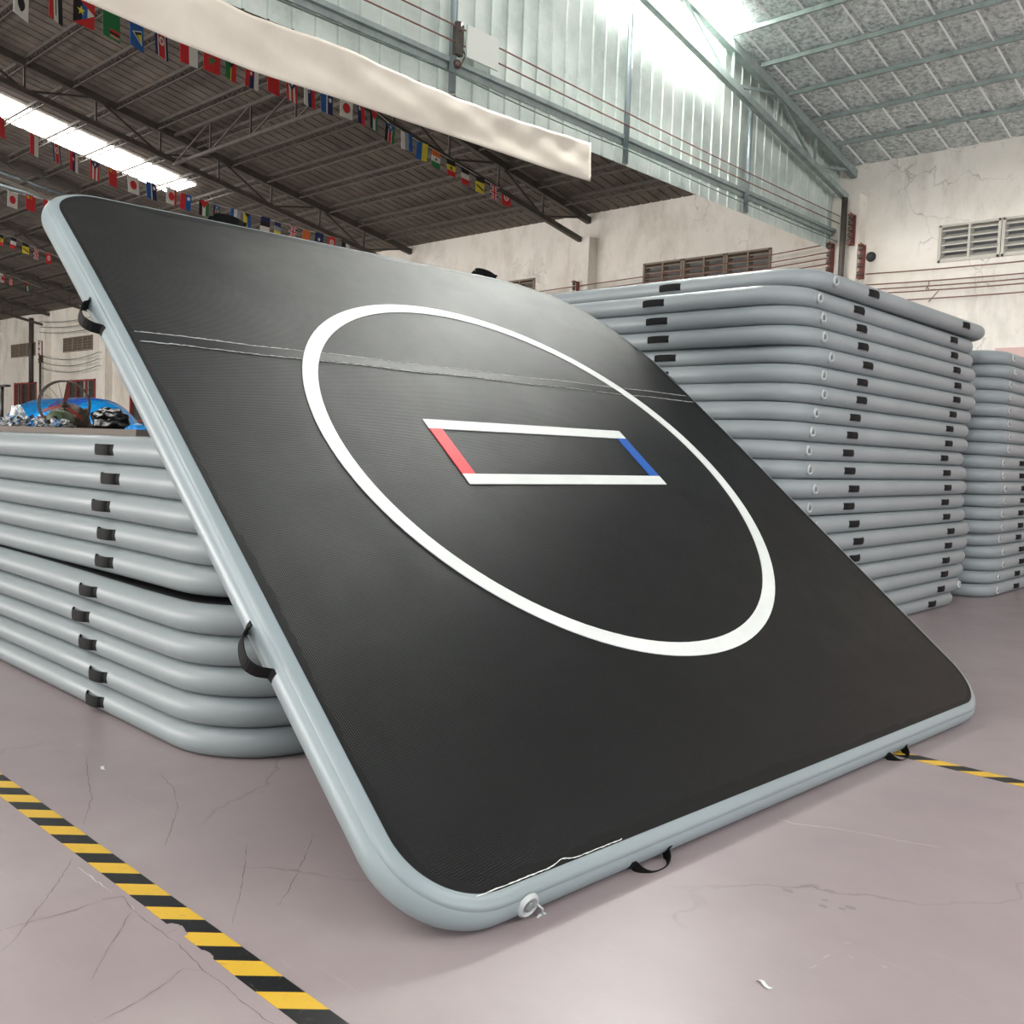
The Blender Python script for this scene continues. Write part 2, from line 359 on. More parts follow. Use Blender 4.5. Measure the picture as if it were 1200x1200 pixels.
roof_part(-7.42, XR, .46, (M['roof_foil'], M['foil_rib']), 'ceiling_foil')
# translucent skylight panels fixed under the sheets
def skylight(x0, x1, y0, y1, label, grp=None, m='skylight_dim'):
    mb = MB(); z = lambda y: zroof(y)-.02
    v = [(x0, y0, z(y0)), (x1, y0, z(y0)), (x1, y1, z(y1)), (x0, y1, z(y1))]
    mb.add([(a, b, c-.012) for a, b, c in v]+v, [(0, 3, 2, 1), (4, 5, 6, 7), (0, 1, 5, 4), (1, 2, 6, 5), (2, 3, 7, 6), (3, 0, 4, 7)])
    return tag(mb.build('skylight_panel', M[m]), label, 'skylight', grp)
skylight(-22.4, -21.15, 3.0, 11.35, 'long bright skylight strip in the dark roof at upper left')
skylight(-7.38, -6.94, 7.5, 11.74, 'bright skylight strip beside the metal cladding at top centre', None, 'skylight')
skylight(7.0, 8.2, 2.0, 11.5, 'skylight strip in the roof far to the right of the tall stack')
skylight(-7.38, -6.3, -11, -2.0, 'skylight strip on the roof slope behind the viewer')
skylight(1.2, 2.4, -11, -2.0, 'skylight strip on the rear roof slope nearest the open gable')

# trusses
TY = [15.95-.84*i for i in range(19)]
def truss(x, label, m, grp):
    t = thing('roof_truss', label, 'truss', (x, 15.9, 5.85), 0, grp)
    o = Vector((x, 15.9, 5.85)); tz = lambda y: zroof(y)-.15-(o.z); bz = lambda y: 5.87+.19*(15.8-y)-o.z
    L = lambda y, z: (0, y-o.y, z)
    MB().bar(L(16.0, tz(16.0)), L(.0, tz(.0)), .11, .13).build('top_chord', m, t)
    MB().bar(L(15.85, bz(15.85)), L(.3, bz(.3)), .09, .1).build('bottom_chord', m, t)
    ys = [15.8-1.3*k for k in range(12)]
    for k, y in enumerate(ys):
        if k: MB().bar(L(y, bz(y)), L(y, tz(y)), .035).build('web_post', m, t)
        if k < 11: MB().bar(L(y-.0 if k % 2 else y-1.3, bz(y if k % 2 else y-1.3)), L(y-1.3 if k % 2 else y, tz(y-1.3 if k % 2 else y)), .04).build('web_diagonal', m, t)
    return t
truss(-7.2, 'pale grey roof truss running beside the metal cladding down to the near pillar', M['steel_pale'], 'roof trusses')
for k, x in enumerate(PX[1:8]):
    truss(x, 'dark roof truss, %s one to the left beyond the metal cladding' % ORDN[k], M['steel'], 'roof trusses')
# purlins: lattice ones on the dark side, plain channels on the foil side
for k, y in enumerate(TY[1:18]):
    z = zroof(y)-.06
    t = thing('roof_purlin', 'dark lattice purlin under the left roof, %s up from the back wall' % ORDN[k], 'purlin', (-30, y, z), 0, 'lattice purlins under the left roof')
    MB().bar((XL+30, 0, 0), (22.55, 0, 0), .05, .06).build('top_bar', M['steel'], t)
    w = MB().bar((XL+30, 0, -.13), (22.55, 0, -.13), .025, .025); w.build('bottom_bar', M['steel'], t)
    w = MB(); n = int((22.5+23.5)/.17)
    for i in range(n):
        xa = 22.5-.17*i; xb = xa-.17
        w.bar((xa, 0, 0 if i % 2 else -.13), (xb, 0, -.13 if i % 2 else 0), .011)
    w.build('lattice', M['steel'], t)
for k, y in enumerate(TY[1:9]):
    z = zroof(y)-.05
    tag(MB().bar((-7.15, y, z), (XR, y, z), .04, .06).build('roof_channel', M['steel_pale']),
        'grey channel purlin under the foil roof, %s up from the back wall' % ORDN[k], 'purlin', 'channel purlins under the right roof')
# longitudinal brace between the first two dark trusses
t = thing('roof_brace', 'dark lattice brace spanning between two roof trusses at upper left', 'brace', (-15.9, 9.6, 7.0))
MB().bar((-2.9, 0, .55), (2.9, 0, .55), .06).build('top_bar', M['steel'], t); MB().bar((-2.9, 0, -.02), (2.9, 0, -.02), .06).build('bottom_bar', M['steel'], t)
for i in range(4):
    xa = -2.9+1.45*i
    MB().bar((xa, 0, -.02), (xa+1.45, 0, .55), .03).build('web_diagonal', M['steel'], t)
    if i: MB().bar((xa, 0, -.02), (xa, 0, .55), .03).build('web_post', M['steel'], t)
# pale tie pipes at far upper left
for (a, b, lab) in (((-24.9, 7.2, 7.72), (-24.9, 11.5, 7.1), 'pale pipe tie under the left roof, upper one of two above the mat corner'),
                    ((-24.6, 7.4, 7.25), (-24.6, 10.6, 7.0), 'pale pipe tie under the left roof, lower one of two above the mat corner')):
    tag(MB().tube([a, b], .045, 8).build('tie_pipe', M['pipe']), lab, 'pipe', 'pale pipe ties')

# pillars on the back wall
for k, x in enumerate(PX[:8]):
    p = MB(); p.box(x-.25, 15.72, 0, x+.25, 16.0, 5.92)
    struct('trim_%d' % (k+1), p, M['plaster'])
# vents
def vent_group(b, label):
    t = thing('wall_vent', label, 'vent', (b, 16.0, VZ0), 0, 'slatted vents along the back wall')
    for i in range(3):
        x0 = (i-1.5)*.95+.015; x1 = x0+VW; h = VZ1-VZ0
        fr = MB(); w = .035
        fr.box(x0-.01, -.03, -.01, x0+w, .16, h+.01); fr.box(x1-w, -.03, -.01, x1+.01, .16, h+.01)
        fr.box(x0, -.03, -.01, x1, .16, w-.01); fr.box(x0, -.03, h-w+.01, x1, .16, h+.01); fr.box((x0+x1)/2-w/2, -.025, 0, (x0+x1)/2+w/2, .15, h)
        fr.build('vent_frame', M['vent'] if b > -7 else M['vent_brown'], t)
        sl = MB()
        for j in range(5):
            z = .03+.112*j
            for xa, xb in ((x0+w, (x0+x1)/2-w/2), ((x0+x1)/2+w/2, x1-w)):
                sl.add([(xa, .0, z), (xb, .0, z), (xb, .0, z+.022), (xa, .0, z+.022), (xa, .15, z+.075), (xb, .15, z+.075), (xb, .15, z+.097), (xa, .15, z+.097)],
                   [(0, 1, 2, 3), (7, 6, 5, 4), (0, 4, 5, 1), (3, 2, 6, 7), (0, 3, 7, 4), (1, 5, 6, 2)])
        sl.build('vent_slats', M['vent'] if b > -7 else M['vent_brown'], t)
names = ['just left of the near pillar', 'behind the leaning mat', 'two bays behind the leaning mat', 'in the fourth bay left', 'in the fifth bay left', 'above the red-framed windows, right one', 'above the red-framed windows, left one', 'in the far left corner bay']
for k, b in enumerate(bays[:8]): vent_group(b, 'three-panel slatted vent high on the back wall, '+names[k])
vent_group(-4.3, 'pale three-panel slatted vent high on the wall above the rear stack')
# windows and the far door
for k, (a, b) in enumerate(wins[:2]):
    mb = MB(); w = .05
    for x in (a, b-w): mb.box(x, 15.95, 1.5, x+w, 16.1, 3.55)
    for z in (1.5, 2.35, 3.48): mb.box(a, 15.95, z, b, 16.1, z+w)
    for q in (.33, .66): mb.box(a+(b-a)*q-.03, 15.96, 1.5, a+(b-a)*q+.03, 16.1, 3.55)
    o = struct('window_%d' % (k+1), mb, M['frame_red'])
    g = MB()
    spans = ((0, .52), (.72, 1)) if k == 0 else ((.12, 1),)
    for q0, q1 in spans: g.box(a+(b-a)*q0, 16.04, 1.5, a+(b-a)*q1, 16.05, 3.5)
    g.build('window_glass', M['glass'], o, kind='structure')
    g = MB()
    for i in range(1, 14): x = a+(b-a)*i/14; g.box(x-.012, 15.985, 1.5, x+.012, 16.0, 3.5)
    for i in range(1, 5): z = 1.5+.41*i; g.box(a, 15.985, z-.012, b, 16.0, z+.012)
    g.build('window_bars', M['steel'], o, kind='structure')
    if k == 0: MB().box(a+(b-a)*.53, 16.03, 1.5, a+(b-a)*.71, 16.05, 3.5).build('window_panel', M['board'], o, kind='structure')
a, b = wins[2]; mb = MB()
mb.box(a, 15.95, 0, a+.09, 16.1, 2.95); mb.box(b-.09, 15.95, 0, b, 16.1, 2.95); mb.box(a, 15.95, 2.86, b, 16.1, 2.95); mb.box(a, 15.96, 1.9, b, 16.08, 1.97)
o = struct('door_1', mb, M['frame_red']); MB().box(a+.09, 16.04, 0, b-.09, 16.07, 2.86).build('door_leaf', M['glass'], o, kind='structure')

# wires, insulator racks and pipes on the back wall
def wire(pts, r, m, label, name='wall_cable', cat='cable', grp=None, sag=0):
    out = []
    for i in range(len(pts)-1):
        a, b = Vector(pts[i]), Vector(pts[i+1])
        for k in range(8):
            q = k/8; p = a.lerp(b, q); p.z -= sag*4*q*(1-q); out.append(p)
    out.append(Vector(pts[-1])); return tag(MB().tube(out, r, 5).build(name, m), label, cat, grp)
for k, z in enumerate((4.55, 4.37, 4.29, 4.22, 4.09)):
    wire([(-6.75, 15.66, z), (-1.4, 15.72, z+.03)], .011, M['wire'], 'brown cable stretched over the right wall, %s from the top' % ORDN[k], grp='cables right of the near pillar', sag=.05)
for k, z in enumerate((5.12, 4.98, 4.88, 4.78)):
    wire([(-7.35, 15.62, z), (-13.0, 15.64, z-.22+.03*k), (-18.8, 15.64, z-.22)], .011, M['wire'], 'brown cable between the pillars left of the near pillar, %s from the top' % ORDN[k], grp='cables left of the near pillar', sag=.04)
for k in range(6):
    z = 5.9-.22*k if k < 3 else 4.5-.25*(k-3)
    wire([(-36.2, 15.6, z), (-42.0, 15.6, z+.1)], .014, M['wire_green'], 'grey cable sagging across the wall at far left, %s from the top' % ORDN[k], grp='cables on the far left wall', sag=.12+.12*(k > 2))
def rack(x, y, z0, z1, n, label):
    t = thing('insulator_rack', label, 'insulator rack', (x, y, z0), 0, 'insulator racks')
    b = MB(); b.box(-.035, 0, 0, .035, .03, z1-z0); b.box(-.035, -.15, 0, .035, 0, .025); b.box(-.035, -.15, z1-z0-.025, .035, 0, z1-z0); b.build('bracket', M['rust'], t)
    MB().tube([(0, -.11, -.03), (0, -.11, z1-z0+.03)], .01, 6).build('rod', M['rust'], t)
    for i in range(n):
        z = (z1-z0)*(i+.5)/n
        MB().lathe([(.0, z-.035), (.035, z-.035), (.045, z-.015), (.022, z), (.045, z+.015), (.035, z+.035), (0, z+.035)], (0, -.11, 0), 10).build('insulator', M['ceramic'], t)
rack(-7.03, 15.69, 5.06, 5.56, 5, 'red insulator rack high on the near pillar')
rack(-6.83, 15.69, 4.48, 5.04, 4, 'red insulator rack lower on the right edge of the near pillar')
rack(-7.38, 15.69, 4.62, 5.12, 4, 'red insulator rack on the left edge of the near pillar')
rack(-13.0, 15.69, 4.6, 5.0, 4, 'insulator rack on the pillar above the leaning mat')
rack(-42.0, 15.69, 4.3, 5.2, 4, 'insulator rack on the far left pillar')
tag(MB().tube([(-7.16, 15.6, 3.5), (-7.16, 15.6, 5.85)], .05, 10).build('drop_pipe', M['steel']), 'dark drop pipe on the near pillar under the truss end', 'pipe')
tag(MB().tube([(-43.75, 15.9, 3.5), (-43.75, 15.9, 6.3)], .09, 10).build('drop_pipe', M['steel']), 'dark drop pipe above the far left window', 'pipe')
tag(MB().tube([(-41.9, 15.6, .0), (-41.9, 15.6, 4.6)], .05, 8).build('drop_pipe', M['steel']), 'thin pipe rising past the far left pillar', 'pipe')
tag(MB().lathe([(.0, 15.992), (.072, 15.992), (.078, 15.985), (.085, 15.985), (.085, 16.0)], (-6.82, 0, 4.9), 20, axis='y').build('pipe_hole', M['valve_dark']), 'small round dark hole in the wall beside the near pillar', 'hole')

# the corrugated metal partition hanging from the roof
mb = MB(); v = []; fs = []; y = -3.0; prof = []
while y < 15.99:
    for dy, dx in ((0, 0), (.215, 0), (.221, .022), (.241, .022)):
        if y+dy < 15.99: prof.append((y+dy, dx))
    y += .247
prof.append((15.99, 0)); n = len(prof)
for zf in range(2):
    for (yy, dx) in prof: v.append((-7.44+dx, yy, 5.05 if zf == 0 else zroof(yy)-.02))
mb.add(v, [(i, i+1, n+i+1, n+i) for i in range(n-1)])
o = struct('wall_cladding', mb, M['galv']); sm = o.modifiers.new('t', 'SOLIDIFY'); sm.thickness = .004; sm.offset = 0
tag(MB().bar((-7.36, -3, 5.34), (-7.36, 15.7, 5.34), .06, .05).bar((-7.385, -3, 5.3), (-7.385, 15.7, 5.3), .012, .09).build('cladding_rail', M['steel_pale']), 'long grey steel rail along the foot of the metal cladding', 'rail')
for k, yy in enumerate((3.75, 6.72, 9.68, 12.66)):
    tag(MB().tube([(-7.33, yy, 5.02), (-7.33, yy, zroof(yy)-.62)], .038, 10).build('hanging_post', M['pipe']),
        'galvanised pipe post on the metal cladding, %s' % ['hidden above the banner', 'nearest, beside the small white board', 'middle one', 'farthest one'][k], 'post', 'posts on the metal cladding')
tag(MB().tube([(-7.3, 9.2, 7.08), (-7.3, 5.5, 7.9)], .035, 8).build('brace_pipe', M['pipe']), 'pale diagonal brace pipe at the top of the metal cladding', 'pipe')
wire([(-7.28, -3, 5.76), (-7.28, 6.72, 5.66), (-7.28, 15.7, 5.58)], .009, M['wire'], 'upper red-brown wire strung along the metal cladding', sag=.03)
wire([(-7.28, -3, 5.6), (-7.28, 6.72, 5.5), (-7.28, 15.7, 5.46)], .009, M['wire'], 'lower red-brown wire strung along the metal cladding', sag=.03)
wire([(-7.3, -3, 5.2), (-7.3, 6.72, 5.2), (-7.3, 9.68, 5.18), (-7.3, 15.7, 5.16)], .008, M['wire_green'], 'thin green wire below the cladding rail', sag=.03)
t = thing('wire_clamp', 'rusty wire clamp on the nearest cladding post', 'clamp', (-7.28, 6.74, 5.5))
MB().box(-.03, -.05, -.12, .03, .05, .18).build('bracket', M['steel'], t); MB().lathe([(0, .1), (.035, .1), (.05, .13), (.035, .16), (.045, .2), (0, .22)], n=10).build('insulator', M['ceramic'], t)
MB().lathe([(0, -.25), (.03, -.25), (.045, -.2), (.03, -.17), (0, -.16)], n=10).build('insulator', M['ceramic'], t)
MB().tube([(0, .03, .0), (.02, .09, -.1), (0, .04, -.22)], .008, 6).build('loose_wire', M['steel'], t)
b = MB(); b.box(-.01, 0, 0, .01, .46, .32); o = b.build('white_board', M['board']); o.location = (-7.24, 6.82, 5.38); tag(o, 'small blank white board hung beside the nearest cladding post', 'board')
tag(MB().tube([(-7.3, 11.12, 5.05), (-7.3, 11.12, 7.1)], .014, 6).build('thin_rod', M['steel']), 'thin dark rod on the metal cladding between two posts', 'rod') if 0 else None

# the long cream banner
top = [(-1.0, 4.92), (1.5, 4.9), (3.0, 4.93), (4.05, 4.92), (4.35, 4.9), (5.21, 4.95), (5.9, 4.92), (6.68, 4.91), (7.43, 4.93), (8.79, 5.01)]
bot = [(-1.0, 4.5), (1.5, 4.5), (2.93, 4.52), (3.61, 4.47), (4.36, 4.45), (5.22, 4.48), (6.94, 4.52), (8.01, 4.54), (8.79, 4.57)]
ty, tz = zip(*top); by_, bz_ = zip(*bot)
mb = MB(); ny, nz = 160, 14; v = []
for i in range(ny+1):
    y = -1+9.79*i/ny; a = np.interp(y, ty, tz); b = np.interp(y, by_, bz_)
    for j in range(nz+1):
        q = j/nz; z = a+(b-a)*q
        fold = .014*math.sin(y*2.1+q*2.4)*math.sin(math.pi*q)+.006*math.sin(y*5.3-q*6.5)*math.sin(math.pi*q)+.008*math.sin(y*13+q*7)*(1-q)
        v.append((-7.17+fold+.02*q, y, z))
mb.add(v, [(i*(nz+1)+j, (i+1)*(nz+1)+j, (i+1)*(nz+1)+j+1, i*(nz+1)+j+1) for i in range(ny) for j in range(nz)], 0, True)
o = mb.build('cloth_banner', M['banner']); s_ = o.modifiers.new('t', 'SOLIDIFY'); s_.thickness = .003
tag(o, 'long blank cream cloth banner hung along the foot of the metal cladding', 'banner')

# ---------------------------------------------------------------- inflatable mats
def outline(Wd, Hd, rc, nc=12, ns=14):
    """rounded rectangle from (0,0) to (Wd,Hd); rc = radii at bl, br, tr, tl; returns points with outward normals"""
    pts = []; cs = [(rc[0], rc[0], 180, rc[0]), (Wd-rc[1], rc[1], 270, rc[1]), (Wd-rc[2], Hd-rc[2], 0, rc[2]), (rc[3], Hd-rc[3], 90, rc[3])]
    for q, (cx, cy, a0, r_) in enumerate(cs):
        for k in range(nc+1):
            a = R(a0+90*k/nc); n = Vector((math.cos(a), math.sin(a))); pts.append((Vector((cx, cy))+n*r_, n))
        nx = cs[(q+1) % 4]; a = R(a0+90); n = Vector((math.cos(a), math.sin(a))); p0 = Vector((cx, cy))+n*r_; p1 = Vector((nx[0], nx[1]))+n*nx[3]
        for k in range(1, ns): pts.append((p0.lerp(p1, k/ns), n))
    return pts
def mat_meshes(Wd, Hd, r, rc, bend=None, nc=12, ns=14, na=12, puff=0.0):
    """rim+underside, and top face; z=0 at the lowest point"""
    out = outline(Wd, Hd, rc, nc, ns); N = len(out); bend = bend or (lambda x, y: 0.0)
    rim = MB(); v = []
    angs = [90-180*k/na for k in range(na+1)]
    for i, (p, n) in enumerate(out):
        rr = r*(1+puff*math.sin(i*1.7)*.5+puff*math.sin(i*.61))
        for a in angs:
            q = p+n*rr*math.cos(R(a)); v.append((q.x, q.y, r+r*math.sin(R(a))+bend(q.x, q.y)))
    k = na+1
    fs = [(i*k+j, i*k+j+1, ((i+1) % N)*k+j+1, ((i+1) % N)*k+j) for i in range(N) for j in range(na)]
    rim.add(v, fs, 0, True)
    c = Vector((Wd/2, Hd/2))
    def disc(mb, z, flip):
        sc = [1, .97, .9, .8, .7, .6, .5, .4, .3, .2, .1]; v = []
        for s_ in sc:
            for p, n in out:
                q = c+(p-c)*s_; v.append((q.x, q.y, z+bend(q.x, q.y)))
        v.append((c.x, c.y, z+bend(c.x, c.y))); fs = []
        for a in range(len(sc)-1):
            for i in range(N):
                j = (i+1) % N; q = (a*N+i, a*N+j, (a+1)*N+j, (a+1)*N+i); fs.append(q[::-1] if flip else q)
        a = len(sc)-1
        for i in range(N):
            q = (a*N+i, a*N+(i+1) % N, len(v)-1); fs.append(q[::-1] if flip else q)
        mb.add(v, fs, 0, True)
    disc(rim, 0.0, True)
    topm = MB(); disc(topm, 2*r+.0004, False)
    return rim, topm
def frame_at(p, n, zc):
    """matrix: x = along the side, y = outward, z = up"""
    t = Vector((n[1], -n[0], 0)); n = Vector((n[0], n[1], 0))
    return Matrix(((t.x, n.x, 0, p[0]), (t.y, n.y, 0, p[1]), (t.z, n.z, 1, zc), (0, 0, 0, 1)))
def handle_mb(Mx, r, L=.085, h=.03, w=.05, skew=0.0, droop=0.0):
    mb = MB(); n = 14; th = .005; v = []
    pts = []
    for k in range(n+1):
        s_ = -1+2*k/n; e_ = min(1, abs(s_)/.999); o = r+.0005+h*(1-e_**2.6)**.7+skew*h*math.sin(math.pi*(s_+1)*.5)*(-s_)
        pts.append((s_*L, o, -droop*(1-e_**2)))
    pts = [(-L-.022, r-.004, 0)]+pts+[(L+.022, r-.004, 0)]
    for i, (s_, o, z) in enumerate(pts):
        cv = max(0, 1-max(0, o-r)/.03)
        for j in range(5):
            dz = w*(j/4-.5); dd = (r-math.sqrt(r*r-dz*dz))*cv
            v.append((s_, o-dd, z+dz)); v.append((s_, o-dd+th, z+dz))
    m_ = len(pts); fs = []
    for i in range(m_-1):
        for j in range(4):
            a = i*10+2*j; b = a+10
            fs += [(a, b, b+2, a+2), (a+1, a+3, b+3, b+1)]
        a = i*10; b = a+10; fs += [(a, a+1, b+1, b), (a+8, b+8, b+9, a+9)]
    for q in (0, (m_-1)*10): fs += [(q+2*j, q+2*j+2, q+2*j+3, q+2*j+1) for j in range(4)]
    mb.add(v, fs); mb.xf(Mx); return mb
def valve_parts(Mx, r, parent, label=None, tilt=0, tether=True):
    """round inflation valve lying on the tube wall, axis outward"""
    def pl(mb): mb.xf(Mx @ Matrix.Rotation(R(tilt), 4, 'X')); return mb
    a = MB().lathe([(.042, r-.005), (.041, r+.002), (.037, r+.004), (.035, r+.009), (.029, r+.009), (.027, r+.002), (.0, r+.002)], n=20, axis='y')
    o = pl(a).build('valve', M['valve'], parent, label)
    b = MB().lathe([(.017, r+.001), (.017, r+.01), (.012, r+.012), (0, r+.012)], n=12, axis='y'); b.box(-.016, r+.011, -.003, .016, r+.014, .003)
    pl(b).build('valve_core', M['valve_core'], o)
    if tether:
        c = MB(); c.tube([(-.03, r+.008, .0), (-.055, r+.014, -.02), (-.06, r+.016, -.045)], .004, 6)
        c.tube([(-.06+.024*math.cos(q), r+.014, -.065+.024*math.sin(q)) for q in [2*math.pi*k/12 for k in range(12)]], .005, 6, closed=True)
        pl(c).build('valve_cap', M['valve'], o)

# --- the big leaning mat: local x along its foot, y up its slope, z out of its black face
S0 = 1.42; mr = .0702; MW, MH = 4.01, 4.07; hd, tl = R(86.68), R(38.86)
e_ = Vector((math.cos(hd), math.sin(hd), 0)); n_ = Vector((-math.sin(hd), math.cos(hd), 0)); u_ = n_*math.cos(tl)+Vector((0, 0, 1))*math.sin(tl); N_ = e_.cross(u_)
base = Vector((-1.31385*S0, 1.21878*S0, mr*(1+math.cos(tl))))-N_*2*mr     # underside corner
rot = Matrix(((e_.x, u_.x, N_.x, 0), (e_.y, u_.y, N_.y, 0), (e_.z, u_.z, N_.z, 0), (0, 0, 0, 1)))
big = thing('leaning_air_mat', 'big square black inflatable mat with white circle, tilted against the left stack', 'inflatable mat')
big.matrix_world = Matrix.Translation(base) @ rot
def bend_big(x, y):
    q = max(0, (x-3.2)/.9)*max(0, (y-3.2)/.9); return -.08*min(1.3, q)-.014*max(0, y-2.2)**2
def sag(mb): mb.v = [(x, y, z-.014*max(0, y-2.2)**2) for x, y, z in mb.v]; return mb
rim, topm = mat_meshes(MW, MH, mr, (.26, .26, .42, .26), bend_big, nc=16, ns=30, na=20)
rim.build('air_tube_rim', M['pvc_main'], big, 'smooth grey tube rim')
topm.build('woven_face', M['weave'], big)
ZT = 2*mr+.0015
# raised lip where the upper sheet overlaps the tube
out = outline(MW, MH, (.26, .26, .42, .26), 16, 30); lip = MB(); v = []; N = len(out)
for p, n in out:
    for a, rr in ((86, mr+.0004), (60, mr+.0022), (46, mr+.0022), (45, mr-.001)):
        q = p+n*rr*math.cos(R(a)); v.append((q.x, q.y, mr+rr*math.sin(R(a))+bend_big(q.x, q.y)))
lip.add(v, [(i*4+j, i*4+j+1, ((i+1) % N)*4+j+1, ((i+1) % N)*4+j) for i in range(N) for j in range(3)], 0, True)
lip.build('overlap_seam', M['pvc_main'], big)
# jagged black glued border
eb = MB(); v = []; out2 = outline(MW, MH, (.26, .26, .42, .26), 24, 120); N = len(out2); w_ = .035
for i, (p, n) in enumerate(out2):
    if i % 3 == 0: w_ = min(.055, max(.016, w_+random.uniform(-.012, .012)))
    a = p+n*.004; b = p-n*w_
    v += [(a.x, a.y, ZT+bend_big(a.x, a.y)), (b.x, b.y, ZT+bend_big(b.x, b.y))]
eb.add(v, [(2*i, 2*i+1, (2*((i+1) % N))+1, 2*((i+1) % N))[::-1] for i in range(N)])
eb.build('glued_border', M['edge'], big)
# seam strip across the face with beads of glue along both edges
sv0, sv1 = 2.70, 2.765
st = MB(); v = []; fs = []; ns = 60
for i in range(ns+1):
    x = .01+(MW-.02)*i/ns; jj = .004*math.sin(i*.5)
    v += [(x, sv0+jj-.03*(x/MW-.3), ZT-.0005), (x, sv0+jj-.03*(x/MW-.3), ZT+.0015), (x, sv1+jj-.03*(x/MW-.3), ZT+.0015), (x, sv1+jj-.03*(x/MW-.3), ZT-.0005)]
for i in range(ns):
    for j in range(3): fs.append((i*4+j, i*4+j+1, i*4+4+j+1, i*4+4+j)[::-1])
sag(st.add(v, fs)).build('seam_strip', M['strip'], big)
gl = MB()
for sv in (sv0-.004, sv1+.004):
    pts = []
    for i in range(260):
        x = .03+(MW-.06)*i/259; jj = .004*math.sin(x*15*.5*2/2)
        pts.append((x, sv-.03*(x/MW-.3)+.004*math.sin((x-.01)/(MW-.02)*ns*.5)+random.uniform(-.003, .003), ZT+.0008))
    gl.tube(pts, [random.uniform(.0012, .0036) for _ in pts], 5)
sag(gl).build('glue_bead', M['glue'], big, 'thin glossy glue beads along the seam')
pts = [(.17+.011*i, .0015+random.uniform(-.0008, .0008)+.011*math.exp(-((i-33)/3)**2), ZT+.0008+.003*math.exp(-((i-33)/3)**2)) for i in range(60)]
MB().tube(pts, [random.uniform(.001, .0026) for _ in pts], 5).build('glue_bead', M['white'], big, 'white glue squeezed out at the bottom left corner')
# lines
cu, cv, ro, ri, rw, rh = 2.055, 2.030, 1.403, 1.325, .753, .241
ring = MB(); v = []; n = 128; za, zb = ZT-.001, ZT+.003
for k in range(n):
    a = 2*math.pi*k/n; c, s_ = math.cos(a), math.sin(a)
    v += [(cu+ri*c, cv+ri*s_, zb), (cu+ro*c, cv+ro*s_, zb), (cu+ro*c, cv+ro*s_, za), (cu+ri*c, cv+ri*s_, za)]
ring.add(v, [(i*4+j, i*4+(j+1) % 4, ((i+1) % n)*4+(j+1) % 4, ((i+1) % n)*4+j) for i in range(n) for j in range(4)])
sag(ring).build('circle_line', M['white'], big, 'white circle line')
lw = .072
sag(MB().box(cu-rw, cv+rh-lw, za, cu+rw, cv+rh, zb)).build('start_line', M['white'], big, 'upper white start line')
MB().box(cu-rw, cv-rh, za, cu+rw, cv-rh+lw, zb).build('start_line', M['white'], big, 'lower white start line')
MB().box(cu-rw, cv-rh+lw, za, cu-rw+lw+.01, cv+rh-lw, zb).build('corner_line', M['red_line'], big, 'red line on the left')
MB().box(cu+rw-lw-.01, cv-rh+lw, za, cu+rw, cv+rh-lw, zb).build('corner_line', M['blue_line'], big, 'blue line on the right')
for v_ in (1.033, 2.961):
    handle_mb(frame_at((0, v_), (-1, 0), mr), mr, .095, .06, .05, .35).build('handle', M['webbing'], big)
for v_ in (1.0, 3.0): handle_mb(frame_at((MW, v_), (1, 0), mr), mr, .095, .05, .05).build('handle', M['webbing'], big)
for x_ in (.966, 2.876): handle_mb(frame_at((x_, 0), (0, -1), mr), mr, .09, .05, .042, .0, .01).build('handle', M['webbing'], big)
for x_ in (1.0, 3.0): handle_mb(frame_at((x_, MH), (0, 1), mr), mr, .095, .05, .05).build('handle', M['webbing'], big)
valve_parts(frame_at((.36, 0), (0, -1), mr), mr, big, 'translucent white valve', tilt=22)

# --- stacked mats
SR = .0706; SW = 4.01; PIT = .1418
def stack_mat(tag_label, grp, pvcm, handles, valves, bend=None, r=SR, hh=.012, rc=(.32,)*4, tops=True):
    t = thing('air_mat', tag_label, 'inflatable mat', (0, 0, 0), 0, grp)
    rim, topm = mat_meshes(SW, SW, r, rc, bend, nc=8, ns=10, na=10)
    off = Vector((-SW/2, -SW/2, 0))
    rim.xf(Matrix.Translation(off)); topm.xf(Matrix.Translation(off))
    rim.build('air_tube_rim', pvcm, t); topm.build('woven_face', M['top'], t)
    for (p, n) in handles:
        zb_ = bend(p[0]+SW/2, p[1]+SW/2) if bend else 0
        handle_mb(frame_at(p, n, r+zb_), r, .08, hh, .055, .0).build('handle', M['webbing'], t)
    for (p, n) in valves:
        valve_parts(frame_at(p, n, r) @ Matrix.Rotation(R(random.uniform(0, 360)), 4, 'Y'), r, t, tether=False)
    return t
hs = SW/2
